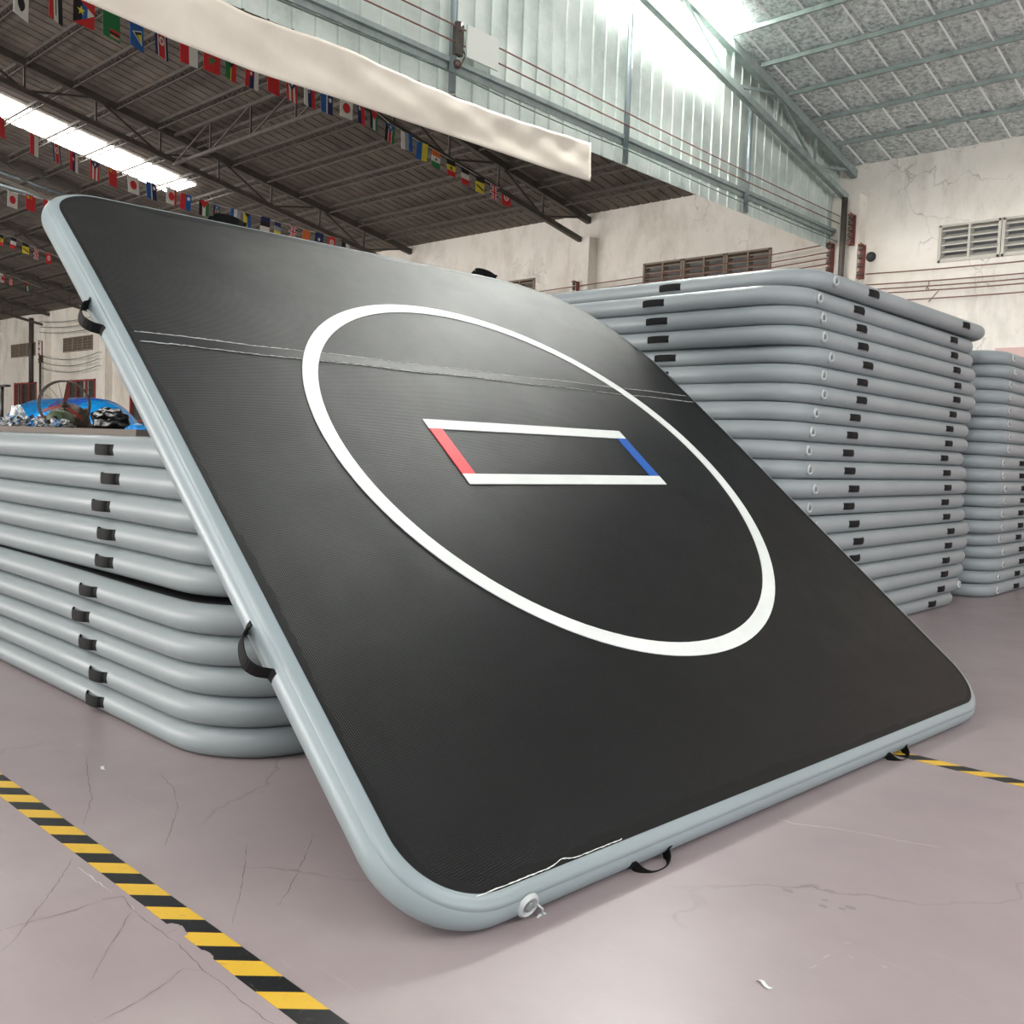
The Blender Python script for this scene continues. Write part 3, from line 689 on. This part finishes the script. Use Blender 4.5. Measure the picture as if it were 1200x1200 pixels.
# tall right stack (20 mats)
H_R = [((hs, -.98), (1, 0)), ((hs, 1.2), (1, 0)), ((-1.15+hs, -hs), (0, -1)), ((1.15-hs, -hs), (0, -1))]
proto_r = stack_mat('x', 'mats in the tall right stack', M['pvc_back'], H_R, [((hs, -1.68), (1, 0))])
dy = [.16, -.02, 0, .03, .11, .05, .02, -.03, -.07, -.10, -.07, -.06, -.03, .0, .09, .1, .02, .08, -.02, -.12]
dx = [.02, -.03, -.02, 0, .0, .01, 0, -.01, .0, -.02, 0, .02, -.01, .01, .03, .01, .02, 0, .01, -.04]
proto_f = None
for k in range(20):
    if k == 0: o = proto_r
    elif k in (18, 19):
        o = stack_mat('x', 'mats in the tall right stack', M['pvc_back'], H_R[:2], [((hs, 1.72), (1, 0))] if k == 18 else [])
    else: o = copy_tree(proto_r)
    o['label'] = 'grey inflatable mat, %s in the tall right stack%s' % (ORD[k] if k < 19 else 'lowest', '' if k in (0, 19) else ' counted from the top')
    z = PIT*(19-k)+(.009 if k == 0 else 0); tiltx = .004 if k == 0 else 0
    o.location = (-3.27-hs+dx[k], 8.43+dy[k]*.9, z); o.rotation_euler = (tiltx, 0, R(random.uniform(-.5, .5)))
# rear right stack (19 mats)
for k in range(19):
    o = copy_tree(proto_r); o['group'] = 'mats in the rear right stack'
    o['label'] = 'grey inflatable mat, %s in the rear stack at the right picture edge%s' % (ORD[k] if k < 18 else 'lowest', '' if k in (0, 18) else ' from the top')
    z = .1402*(18-k)
    o.location = (-3.2-hs+.015*math.sin(k*2.1), 12.86+.05*math.sin(k*1.3)+(.08 if k > 13 else 0), z); o.rotation_euler = (0, 0, R(random.uniform(-.4, .4)))
# low left stack (10 mats), each with its own sag
hx = [-4.73, -4.65, -4.76, -4.73, -4.75, -4.83, -4.91, -4.86, -4.72, -4.77]
for k in range(10):
    if k < 5: bend = lambda x, y: .003*math.sin(x*2.2+1)
    else:
        d = .018*(10-k)/5       # the lower five settle at their near right corner, leaving a dark gap under the fifth mat
        bend = lambda x, y, d=d: d*(1-math.exp(-((x-3.45)/.9)**2-((y-.2)/1.4)**2))
    cx = -3.6-hs+(-.17 if k == 0 else -.07 if k == 1 else -.02 if k == 2 else 0)+(-.05 if k in (4,) else 0)+random.uniform(-.012, .012)+(.03 if k > 4 else 0)
    H = [((hx[k]-cx, -hs), (0, -1)), ((hx[k]-2.05-cx, -hs), (0, -1))]
    o = stack_mat('grey inflatable mat, %s in the low left stack%s' % (ORD[k] if k < 9 else 'lowest', '' if k in (0, 9) else ' counted from the top'),
        'mats in the low left stack', M['pvc'], H, [], bend, r=.0702 if k < 5 else .0680, hh=.024, rc=(.45, .42, .42, .45))
    o.location = (cx, 2.11+hs+(.03 if k < 5 else 0)+random.uniform(-.012, .012), .1366*5+.018+.1408*(4-k)+.004 if k < 5 else .1366*(9-k))

# ---------------------------------------------------------------- hazard tape on the floor
def tape(x0, x1, y0, y1, label, torn=()):
    mb = MB(); xs = sorted([x0, x1]+[x0+(x1-x0)*i/200 for i in range(1, 200)]+[c+q*hw/12 for c, hw, dd in torn for q in range(-12, 13)]); v = []
    for x in xs:
        a = y0+random.uniform(-.0012, .0012)
        for c, hw, dd in torn:
            if abs(x-c) < hw: a += dd*(1-abs(x-c)/hw)**.3*random.uniform(.75, 1)
        v += [(x, a, .0005), (x, y1+random.uniform(-.001, .001), .0005), (x, a, .0016), (x, y1, .0016)]
    n = len(xs); fs = []
    for i in range(n-1):
        q = i*4; fs += [(q+2, q+6, q+7, q+3), (q, q+1, q+5, q+4), (q, q+4, q+6, q+2), (q+1, q+3, q+7, q+5)]
    mb.add(v, fs); return tag(mb.build('hazard_tape', M['tape']), label, 'floor tape', 'hazard tapes on the floor')
tape(-14, 1.5, 1.302, 1.392, 'yellow and black striped tape line in front of the low left stack', ((-2.48, .05, .03), (-2.3, .03, .012)))
tape(-1.72, 6, 4.62, 4.71, 'yellow and black striped tape line running right from the leaning mat')
# scattered litter on the floor
for k, (x, y, lab) in enumerate(((-3.94, 1.72, 'tiny white scrap on the floor before the low left stack'), (-1.83, 1.46, 'curled white scrap on the floor near the bottom edge'))): pass

# ---------------------------------------------------------------- flag bunting
FC_ = dict(R=(206, 44, 48), W=(226, 224, 218), N=(30, 42, 92), B=(38, 96, 168), G=(38, 122, 70), Y=(226, 208, 60), K=(28, 28, 30), O=(222, 112, 44), S=(150, 160, 170), P=(196, 150, 120))
FM = {k: mat('flag_cloth_'+dict(R='red', W='white', N='navy', B='blue', G='green', Y='yellow', K='black', O='orange', S='grey', P='peach')[k], c, .75) for k, c in FC_.items()}
KEYS = list(FM)
FW, FH = .25, .285
def flag_mesh(ops, name='flag'):
    used = []; mb = MB(); lay = [0]
    def mi(c):
        if c not in used: used.append(c)
        return used.index(c)
    def poly(pts, c):
        lay[0] += 1; d = .0012+.0006*lay[0]; P = [(x*FW, -y*FH) for x, y in pts]; n = len(P)
        mb.add([(x, d, z) for x, z in P]+[(x, -d, z) for x, z in P], [list(range(n)), [n+i for i in range(n)][::-1]]+[(i, n+i, n+(i+1) % n, (i+1) % n) for i in range(n)], mi(c))
    for op in ops:
        k = op[0]
        if k == 'v':
            cs = op[1]
            for i, c in enumerate(cs): lay[0] = 0; poly([(i/len(cs), 0), ((i+1)/len(cs), 0), ((i+1)/len(cs), 1), (i/len(cs), 1)], c)
        elif k == 'h':
            cs = op[1]
            for i, c in enumerate(cs): lay[0] = 0; poly([(0, i/len(cs)), (1, i/len(cs)), (1, (i+1)/len(cs)), (0, (i+1)/len(cs))], c)
        elif k == 'r': _, x0, y0, x1, y1, c = op; poly([(x0, y0), (x1, y0), (x1, y1), (x0, y1)], c)
        elif k == 'p': poly(op[1], op[2])
        elif k == 'd': _, x, y, r_, c = op; poly([(x+r_*math.cos(a), y+r_*FW/FH*math.sin(a)) for a in [2*math.pi*i/16 for i in range(16)]], c)
        elif k == 's':
            _, x, y, r_, c = op
            poly([(x+(r_ if i % 2 == 0 else r_*.42)*math.sin(math.pi*i/5), y-(r_ if i % 2 == 0 else r_*.42)*FW/FH*math.cos(math.pi*i/5)) for i in range(10)], c)
    return mb, [FM[c] for c in used]
UK = [('v', 'N'), ('p', [(0, 0), (.18, 0), (1, .88), (1, 1), (.82, 1), (0, .12)], 'W'), ('p', [(1, 0), (.82, 0), (0, .88), (0, 1), (.18, 1), (1, .12)], 'W'),
      ('p', [(0, 0), (.08, 0), (1, .95), (1, 1), (.92, 1), (0, .05)], 'R'), ('p', [(1, 0), (.92, 0), (0, .95), (0, 1), (.08, 1), (1, .05)], 'R'),
      ('r', .36, 0, .64, 1, 'W'), ('r', 0, .4, 1, .6, 'W'), ('r', .42, 0, .58, 1, 'R'), ('r', 0, .45, 1, .55, 'R')]
FL = dict(
 eagle=([('v', 'W'), ('d', .5, .55, .25, 'K'), ('r', .42, .2, .58, .8, 'K')], 'white flag with a dark emblem'),
 iraq=([('v', 'RWK'), ('r', .46, .25, .54, .8, 'G')], 'red, white and black vertical striped flag'),
 antigua=([('v', 'R'), ('p', [(0, 0), (1, .5), (0, 1)], 'K'), ('p', [(.4, .2), (1, .5), (.4, .8)], 'B'), ('p', [(.66, .33), (1, .5), (.66, .67)], 'W'), ('s', .36, .5, .2, 'Y')], 'red flag with black, blue and white wedge'),
 zambia=([('v', 'G'), ('r', .4, .62, .95, .72, 'R'), ('r', .4, .72, .95, .82, 'K'), ('r', .4, .82, .95, .92, 'P')], 'green flag with a small striped block'),
 lucia=([('v', 'B'), ('p', [(.15, .42), (.85, .2), (.85, .78)], 'W'), ('p', [(.28, .42), (.82, .26), (.82, .72)], 'K'), ('p', [(.5, .45), (.82, .36), (.82, .72)], 'Y')], 'blue flag with a black and yellow triangle'),
 dprk=([('v', 'N'), ('r', .18, 0, .82, 1, 'W'), ('r', .25, 0, .75, 1, 'R'), ('d', .5, .34, .2, 'W'), ('s', .5, .34, .16, 'R')], 'navy-edged red flag with a white disc'),
 indo=([('v', 'RW')], 'red and white vertical striped flag'),
 morocco=([('v', 'R'), ('s', .5, .5, .26, 'G')], 'red flag with a dark green star'),
 vanuatu=([('v', 'GR'), ('p', [(0, 0), (1, 0), (.5, .5)], 'K'), ('p', [(.46, .45), (.54, .45), (.54, 1), (.46, 1)], 'Y'), ('d', .5, .16, .12, 'Y'), ('d', .5, .16, .07, 'K')], 'green and red flag with black triangle'),
 serbia=([('v', 'RNW'), ('d', .42, .35, .16, 'R'), ('d', .42, .35, .08, 'W')], 'red, navy and white flag with crest'),
 china=([('v', 'R'), ('s', .25, .15, .18, 'Y'), ('s', .5, .1, .06, 'Y'), ('s', .58, .2, .06, 'Y')], 'red flag with small yellow stars'),
 puerto=([('v', 'RWRWR'), ('p', [(0, 0), (1, 0), (.5, .45)], 'N'), ('s', .5, .15, .15, 'W')], 'red and white striped flag with navy triangle'),
 slovenia=([('v', 'WNR'), ('d', .42, .22, .13, 'W'), ('d', .42, .24, .09, 'B')], 'white, navy and red vertical striped flag'),
 botsw=([('v', 'B'), ('r', .46, 0, .56, 1, 'W'), ('r', .56, 0, 1, 1, 'N'), ('d', .78, .28, .13, 'W')], 'blue and navy flag with thin white stripe'),
 japan=([('v', 'W'), ('d', .5, .5, .3, 'R')], 'white flag with a red disc'),
 samoa=([('v', 'NR'), ('d', .28, .2, .14, 'W')], 'navy and red flag with white dot'),
 palest=([('v', 'KWG'), ('p', [(0, 0), (1, 0), (.5, .5)], 'R')], 'black, white and green flag with red triangle'),
 ssudan=([('v', 'KRG'), ('r', .3, 0, .36, 1, 'W'), ('r', .64, 0, .7, 1, 'W'), ('p', [(0, 0), (1, 0), (.5, .45)], 'B'), ('s', .5, .16, .14, 'Y')], 'black, red and green flag with blue triangle'),
 shield=([('v', 'WSB'), ('d', .5, .45, .2, 'S')], 'white, grey and blue flag'),
 ukr=([('v', 'BY')], 'blue and yellow vertical striped flag'),
 india=([('h', 'OWG'), ('d', .5, .5, .1, 'N')], 'orange, white and green flag'),
 ghana=([('h', 'KYR'), ('s', .5, .5, .2, 'K')], 'black, yellow and red flag with black star'),
 syria=([('h', 'KWR')], 'black, white and red flag'),
 brunei=([('r', 0, 0, 1, 1, 'Y'), ('r', 0, 0, 1, .33, 'K'), ('p', [(.1, .5), (.9, .75), (.9, .85), (.1, .6)], 'K')], 'black and yellow flag'),
 uk=(UK, 'navy flag with red and white crosses'),
 tunis=([('v', 'R'), ('d', .5, .45, .27, 'W'), ('d', .5, .45, .17, 'R'), ('s', .52, .45, .12, 'W')], 'red flag with a white round emblem'),
 est=([('h', 'NKW')], 'navy, black and white flag'),
 redblue=([('v', 'RB'), ('d', .75, .25, .14, 'W')], 'red and blue flag with white dot'),
 sarg=([('v', 'BWS')], 'blue, white and grey flag'),
 bhmas=([('v', 'YB'), ('p', [(0, 0), (1, 0), (.5, .3)], 'K')], 'yellow and blue flag'),
 oran=([('v', 'O')], 'plain orange flag'), navy=([('v', 'N'), ('s', .5, .5, .2, 'W')], 'navy flag with white star'),
 red=([('v', 'R')], 'plain red flag'), kw=([('v', 'KW')], 'black and white flag'), greyw=([('h', 'NSY')], 'navy, grey and yellow flag'),
 cross=([('v', 'W'), ('d', .5, .5, .3, 'R'), ('r', .8, 0, 1, 1, 'R')], 'white flag with red emblem and edge'),
)
made = {}
def bunting(pts, kinds, cord_label, where, yoff=0, ends=True, seen=None):
    tops = [Vector(p)+Vector((0, 0, FH/2)) for p in pts]
    cord = []
    if ends: cord.append(tops[0]+(tops[0]-tops[1])*1.4)
    for p, q in zip(tops, tops[1:]+[tops[-1]+(tops[-1]-tops[-2])*.5]):
        cord.append(p)
    cord.append(tops[-1]+(tops[-1]-tops[-2])*.9)
    tag(MB().tube(cord, .006, 5).build('bunting_cord', M['cord']), cord_label, 'cord')
    for i, (p, k) in enumerate(zip(tops, kinds)):
        ops, desc = FL[k]
        if k not in made: mb, ms = flag_mesh(ops); o = mb.build('flag', ms); made[k] = o
        else: o = made[k].copy(); COL.objects.link(o)
        q = tops[min(i+1, len(tops)-1)]-tops[max(i-1, 0)]
        d = Vector((q.x, q.y, 0)).normalized(); sl = math.atan2(q.z, Vector((q.x, q.y)).length)
        o.location = p-Vector((d.x, d.y, 0))*FW/2; o.rotation_euler = (R(random.uniform(-6, 6)), 0, math.atan2(d.y, d.x)+R(random.uniform(-14, 14)))
        n = kinds[:i].count(k); lab = desc+(', %s such' % ORDN[n] if kinds.count(k) > 1 else '')+', '+where
        tag(o, lab, 'flag', 'flags '+where)
FA = [(-10.0, 3.56, 5.54), (-10.2, 3.95, 5.69), (-10.36, 4.26, 5.79), (-10.54, 4.64, 5.83), (-10.7, 5.01, 5.89), (-10.86, 5.38, 5.95), (-11.01, 5.77, 6.02), (-11.16, 6.16, 6.09), (-11.3, 6.54, 6.15), (-11.42, 6.9, 6.18), (-11.54, 7.29, 6.24), (-11.67, 7.68, 6.28), (-11.77, 8.04, 6.33), (-11.88, 8.41, 6.37), (-12.0, 8.85, 6.45), (-12.1, 9.24, 6.48), (-12.18, 9.55, 6.5), (-12.29, 9.96, 6.43), (-12.38, 10.35, 6.41), (-12.48, 10.79, 6.38), (-12.57, 11.21, 6.37), (-12.66, 11.64, 6.34), (-12.75, 12.08, 6.31), (-12.84, 12.55, 6.28), (-12.92, 13.0, 6.25), (-13.0, 13.4, 6.24)]
bunting(FA, 'eagle iraq antigua zambia lucia dprk indo morocco vanuatu serbia china puerto slovenia botsw japan samoa palest ssudan shield ukr india ghana syria brunei uk tunis'.split(),
        'pale cord of the long flag bunting behind the cream banner', 'on the bunting behind the cream banner')
FB = [(-14.51, 4.87, 5.62), (-14.95, 5.49, 5.6), (-15.21, 5.9, 5.63), (-15.44, 6.25, 5.63), (-15.69, 6.68, 5.64), (-15.92, 7.07, 5.66), (-16.15, 7.5, 5.67), (-16.37, 7.93, 5.7), (-16.63, 8.44, 5.76), (-16.81, 8.81, 5.76), (-17.03, 9.3, 5.78), (-17.21, 9.7, 5.81), (-17.43, 10.2, 5.86), (-17.59, 10.58, 5.89), (-17.8, 11.12, 5.94), (-17.97, 11.56, 5.95), (-18.15, 12.05, 6.0), (-18.32, 12.52, 6.01), (-18.47, 12.95, 6.04), (-18.64, 13.45, 6.07), (-18.8, 13.94, 6.1)]
bunting(FB, 'red indo dprk serbia puerto china japan botsw cross redblue palest ssudan sarg bhmas est greyw uk oran navy tunis kw'.split(),
        'pale cord of the flag bunting passing under the left skylight strip', 'on the bunting under the left skylight')
bunting([(-18.93, 6.28, 5.67), (-19.23, 6.64, 5.7), (-19.58, 7.08, 5.78), (-19.92, 7.53, 5.84)], 'botsw japan china indo'.split(),
        'pale cord of the short bunting beside the mat corner', 'left of the mat corner')
bunting([(-27.03, 9.09, 6.36), (-27.28, 9.49, 6.38), (-27.5, 9.85, 6.33), (-27.72, 10.23, 6.26), (-27.97, 10.64, 6.24)], 'ghana syria brunei uk tunis'.split(),
        'cord of the distant bunting below the mat corner', 'on the distant bunting, far left')
bunting([(-33.09, 11.15, 6.26), (-33.4, 11.54, 6.27), (-33.91, 12.2, 6.22)], 'cross puerto palest'.split(),
        'cord of the most distant bunting at the left picture edge', 'on the most distant bunting')

# ---------------------------------------------------------------- clutter beyond the low left stack
t = thing('work_table', 'long pale work table heaped with clutter, beyond the low left stack', 'table', (-17.8, 7.2, 0))
MB().box(-3.6, -.6, 1.3, 3.8, 1.4, 1.5).build('table_top', M['wood'], t)
for x in (-3.5, 0, 3.5):
    for y in (-.5, 1.3): MB().box(x-.04, y-.04, 0, x+.04, y+.04, 1.3).build('leg', M['steel'], t)
# heap of offcuts on the table: nobody could count them
mb = MB()
rs = random.Random(3)
for i in range(420):
    x = rs.uniform(-3.5, 1.0); y = rs.uniform(-.58, -.42); hgt = .10*math.exp(-((x+1.2)/2.2)**2)+.05
    z = 1.51+rs.uniform(.0, 1)*hgt; a = rs.uniform(0, 3.14); l = rs.uniform(.05, .2); w = rs.uniform(.03, .08); ti = rs.uniform(-.5, .5)
    v = []
    for k in range(4):
        s_ = -l/2+l*k/3; zz = z+.03*math.sin(k*1.7+i)+s_*ti
        v += [(x+s_*math.cos(a)-w*math.sin(a)/2, y+s_*math.sin(a)+w*math.cos(a)/2, max(1.503, zz)), (x+s_*math.cos(a)+w*math.sin(a)/2, y+s_*math.sin(a)-w*math.cos(a)/2, max(1.503, zz+.015))]
    mb.add(v, [(0, 1, 3, 2), (2, 3, 5, 4), (4, 5, 7, 6)], rs.choice([0, 0, 0, 1, 2, 3]), True)
o = mb.build('offcut_heap', [M['pale_scrap'], M['blue_pvc'], M['brown'], M['pale_scrap']])
o.location = (-17.8, 7.2, 0); tag(o, 'loose heap of white, blue and brown offcuts on the work table', 'scraps', kind='stuff')
# industrial fan: ring cage with spokes, red blade, green motor drum
t = thing('industrial_fan', 'large round wire fan with thin spokes and green motor on the work table', 'fan', (-18.06, 7.15, 1.5), R(60))
cz = .43; RR = .43
for yy, nm in ((-.09, 'front_ring'), (.09, 'rear_ring')):
    MB().tube([(RR*math.cos(a), yy, cz+RR*math.sin(a)) for a in [2*math.pi*k/40 for k in range(40)]], .014, 6, closed=True).build(nm, M['steel'], t)
sp = MB()
for k in range(14):
    a = 2*math.pi*k/14; sp.bar((.06*math.cos(a), -.1, cz+.06*math.sin(a)), (RR*math.cos(a), -.09, cz+RR*math.sin(a)), .007)
sp.build('wire_spokes', M['steel'], t)
for k in range(3):
    a = R(80+120*k); c, s_ = math.cos(a), math.sin(a)
    MB().add([(.05*c-.03*s_, -.02, cz+.05*s_+.03*c), (.05*c+.03*s_, .02, cz+.05*s_-.03*c), (.38*c+.03*s_, .03, cz+.38*s_-.03*c), (.40*c-.03*s_, -.03, cz+.40*s_+.03*c)]*1+
        [(.05*c-.03*s_, -.01, cz+.05*s_+.03*c), (.05*c+.03*s_, .03, cz+.05*s_-.03*c), (.38*c+.03*s_, .04, cz+.38*s_-.03*c), (.40*c-.03*s_, -.02, cz+.40*s_+.03*c)],
        [(0, 1, 2, 3), (7, 6, 5, 4), (0, 4, 5, 1), (1, 5, 6, 2), (2, 6, 7, 3), (3, 7, 4, 0)]).build('fan_blade', M['frame_red'], t)
MB().lathe([(0, -.14), (.05, -.13), (.06, -.1), (.06, .1), (.0, .12)], (0, 0, cz), 14, axis='y').build('hub', M['steel'], t)
MB().tube([(0, .05, 0), (0, .05, cz-.05)], .02, 8).box(-.2, -.12, 0, .2, .2, .02).build('stand', M['steel'], t)
# olive drum
mb = MB().lathe([(0, -.32), (.12, -.32), (.15, -.3), (.155, 0), (.15, .3), (.12, .33), (0, .33)], (0, 0, .155), 20, axis='x')
o = mb.build('olive_drum', M['olive']); o.location = (-17.66, 6.93, 1.5); o.rotation_euler = (0, 0, R(-38)); tag(o, 'small olive green drum lying on the work table in front of the fan', 'drum')
MB().lathe([(0, .335), (.05, .335), (.05, .35), (0, .352)], (0, 0, .155), 12, axis='x').build('drum_cap', M['valve_dark'], o)
def lump(name, m, loc, sx, sy, sz, seed, label, cat, n1=28, n2=16, rough=.12, fr=3):
    r_ = random.Random(seed); ph = [r_.uniform(0, 6.28) for _ in range(6)]; mb = MB(); v = []
    for i in range(n2+1):
        th = math.pi/2*i/n2
        for k in range(n1):
            a = 2*math.pi*k/n1
            q = 1+rough*math.sin(fr*a+ph[0]+2*th)+rough*.7*math.sin((fr*2+1)*a+ph[1]-4*th)+rough*.5*math.sin(9*th+ph[2]+a*2)
            ce, se = math.copysign(abs(math.cos(th))**.6, 1), math.sin(th)**.75
            v.append((sx*ce*q*math.cos(a), sy*ce*q*math.sin(a), sz*se*(1+.5*(q-1))))
    fs = [(i*n1+k, i*n1+(k+1) % n1, (i+1)*n1+(k+1) % n1, (i+1)*n1+k) for i in range(n2) for k in range(n1)]+[list(range(n1))[::-1]]
    mb.add(v, fs, 0, True); o = mb.build(name, m); o.location = loc; return tag(o, label, cat)
lump('rubbish_bag', M['black_bag'], (-15.98, 7.1, 1.5), .37, .28, .33, 2, 'glossy black plastic bag on the right end of the work table', 'bag')
lump('folded_tarpaulin', M['brown'], (-18.95, 7.6, 1.5), .5, .3, .42, 5, 'dull brown and black folded tarpaulin on the work table behind the fan', 'tarpaulin', rough=.16)
lump('red_bundle', M['rust'], (-18.42, 6.93, 1.5), .2, .12, .2, 6, 'dull red bundle on the work table below the fan', 'bundle')
lump('blue_plastic_sack', M['blue_pvc'], (-20.0, 7.7, 1.5), .34, .3, .36, 8, 'crumpled light blue plastic sack at the left end of the work table', 'sack', rough=.2)
lump('white_bundle', M['pale_scrap'], (-20.55, 7.2, 1.5), .14, .14, .4, 9, 'upright white wrapped bundle on the work table by the black stand', 'bundle')
lump('pale_blue_bundle', M['blue_pvc'], (-15.0, 7.2, 1.5), .3, .25, .1, 12, 'flat light blue bundle beside the black plastic bag', 'bundle')
t = thing('pole_stand', 'thin black T-shaped pole stand at the left picture edge', 'stand', (-21.1, 7.1, 1.5))
MB().tube([(0, 0, 0), (.03, 0, .8)], .035, 8).build('pole', M['valve_dark'], t); MB().box(-.3, -.05, .8, .36, .05, .84).build('cross_bar', M['valve_dark'], t); MB().box(-.15, -.12, 0, .15, .12, .02).build('base', M['valve_dark'], t)
# big blue inflatable tube lying on the floor further back
t = thing('inflatable_tube', 'large bright blue inflatable tube lying on the floor far at left', 'inflatable', (-27.9, 11.3, 0), R(0))
r_ = 1.2
prof = [(0, -3.3), (.5, -3.26), (.9, -3.0), (1.12, -2.6), (r_, -2.0), (r_*1.01, 0), (r_, 1.2), (1.15, 1.8), (.98, 2.35), (.66, 2.72), (.3, 2.88), (0, 2.92)]
MB().lathe(prof, (0, 0, r_), 36, axis='x').build('tube_body', M['blue_pvc'], t)
MB().lathe([(r_*1.012, .35), (r_*1.016, .5), (1.21, 1.2), (1.17, 1.78), (1.14, 1.85)], (0, 0, r_), 36, axis='x').build('blue_band', M['blue_dark'], t, 'darker blue band near the right end')
MB().lathe([(r_*1.018, .3), (r_*1.022, .34), (r_*1.018, .38)], (0, 0, r_), 36, axis='x').build('band_edge', M['frame_red'], t)
# tiny litter
for k, (x, y, lab) in enumerate(((-3.94, 1.72, 'tiny white scrap of tape on the floor before the low left stack'), (-1.16, 2.30, 'tiny curled white scrap on the floor near the bottom edge'))):
    mb = MB(); v = []
    for i in range(6): q = i/5; v += [(x+.05*q-.025, y+.008*math.sin(q*6), .001+.006*math.sin(q*3.14)), (x+.05*q-.02, y+.012+.008*math.sin(q*6), .001+.004*math.sin(q*3.14))]
    mb.add(v, [(2*i, 2*i+1, 2*i+3, 2*i+2) for i in range(5)]); tag(mb.build('paper_scrap', M['pale_scrap']), lab, 'scrap')
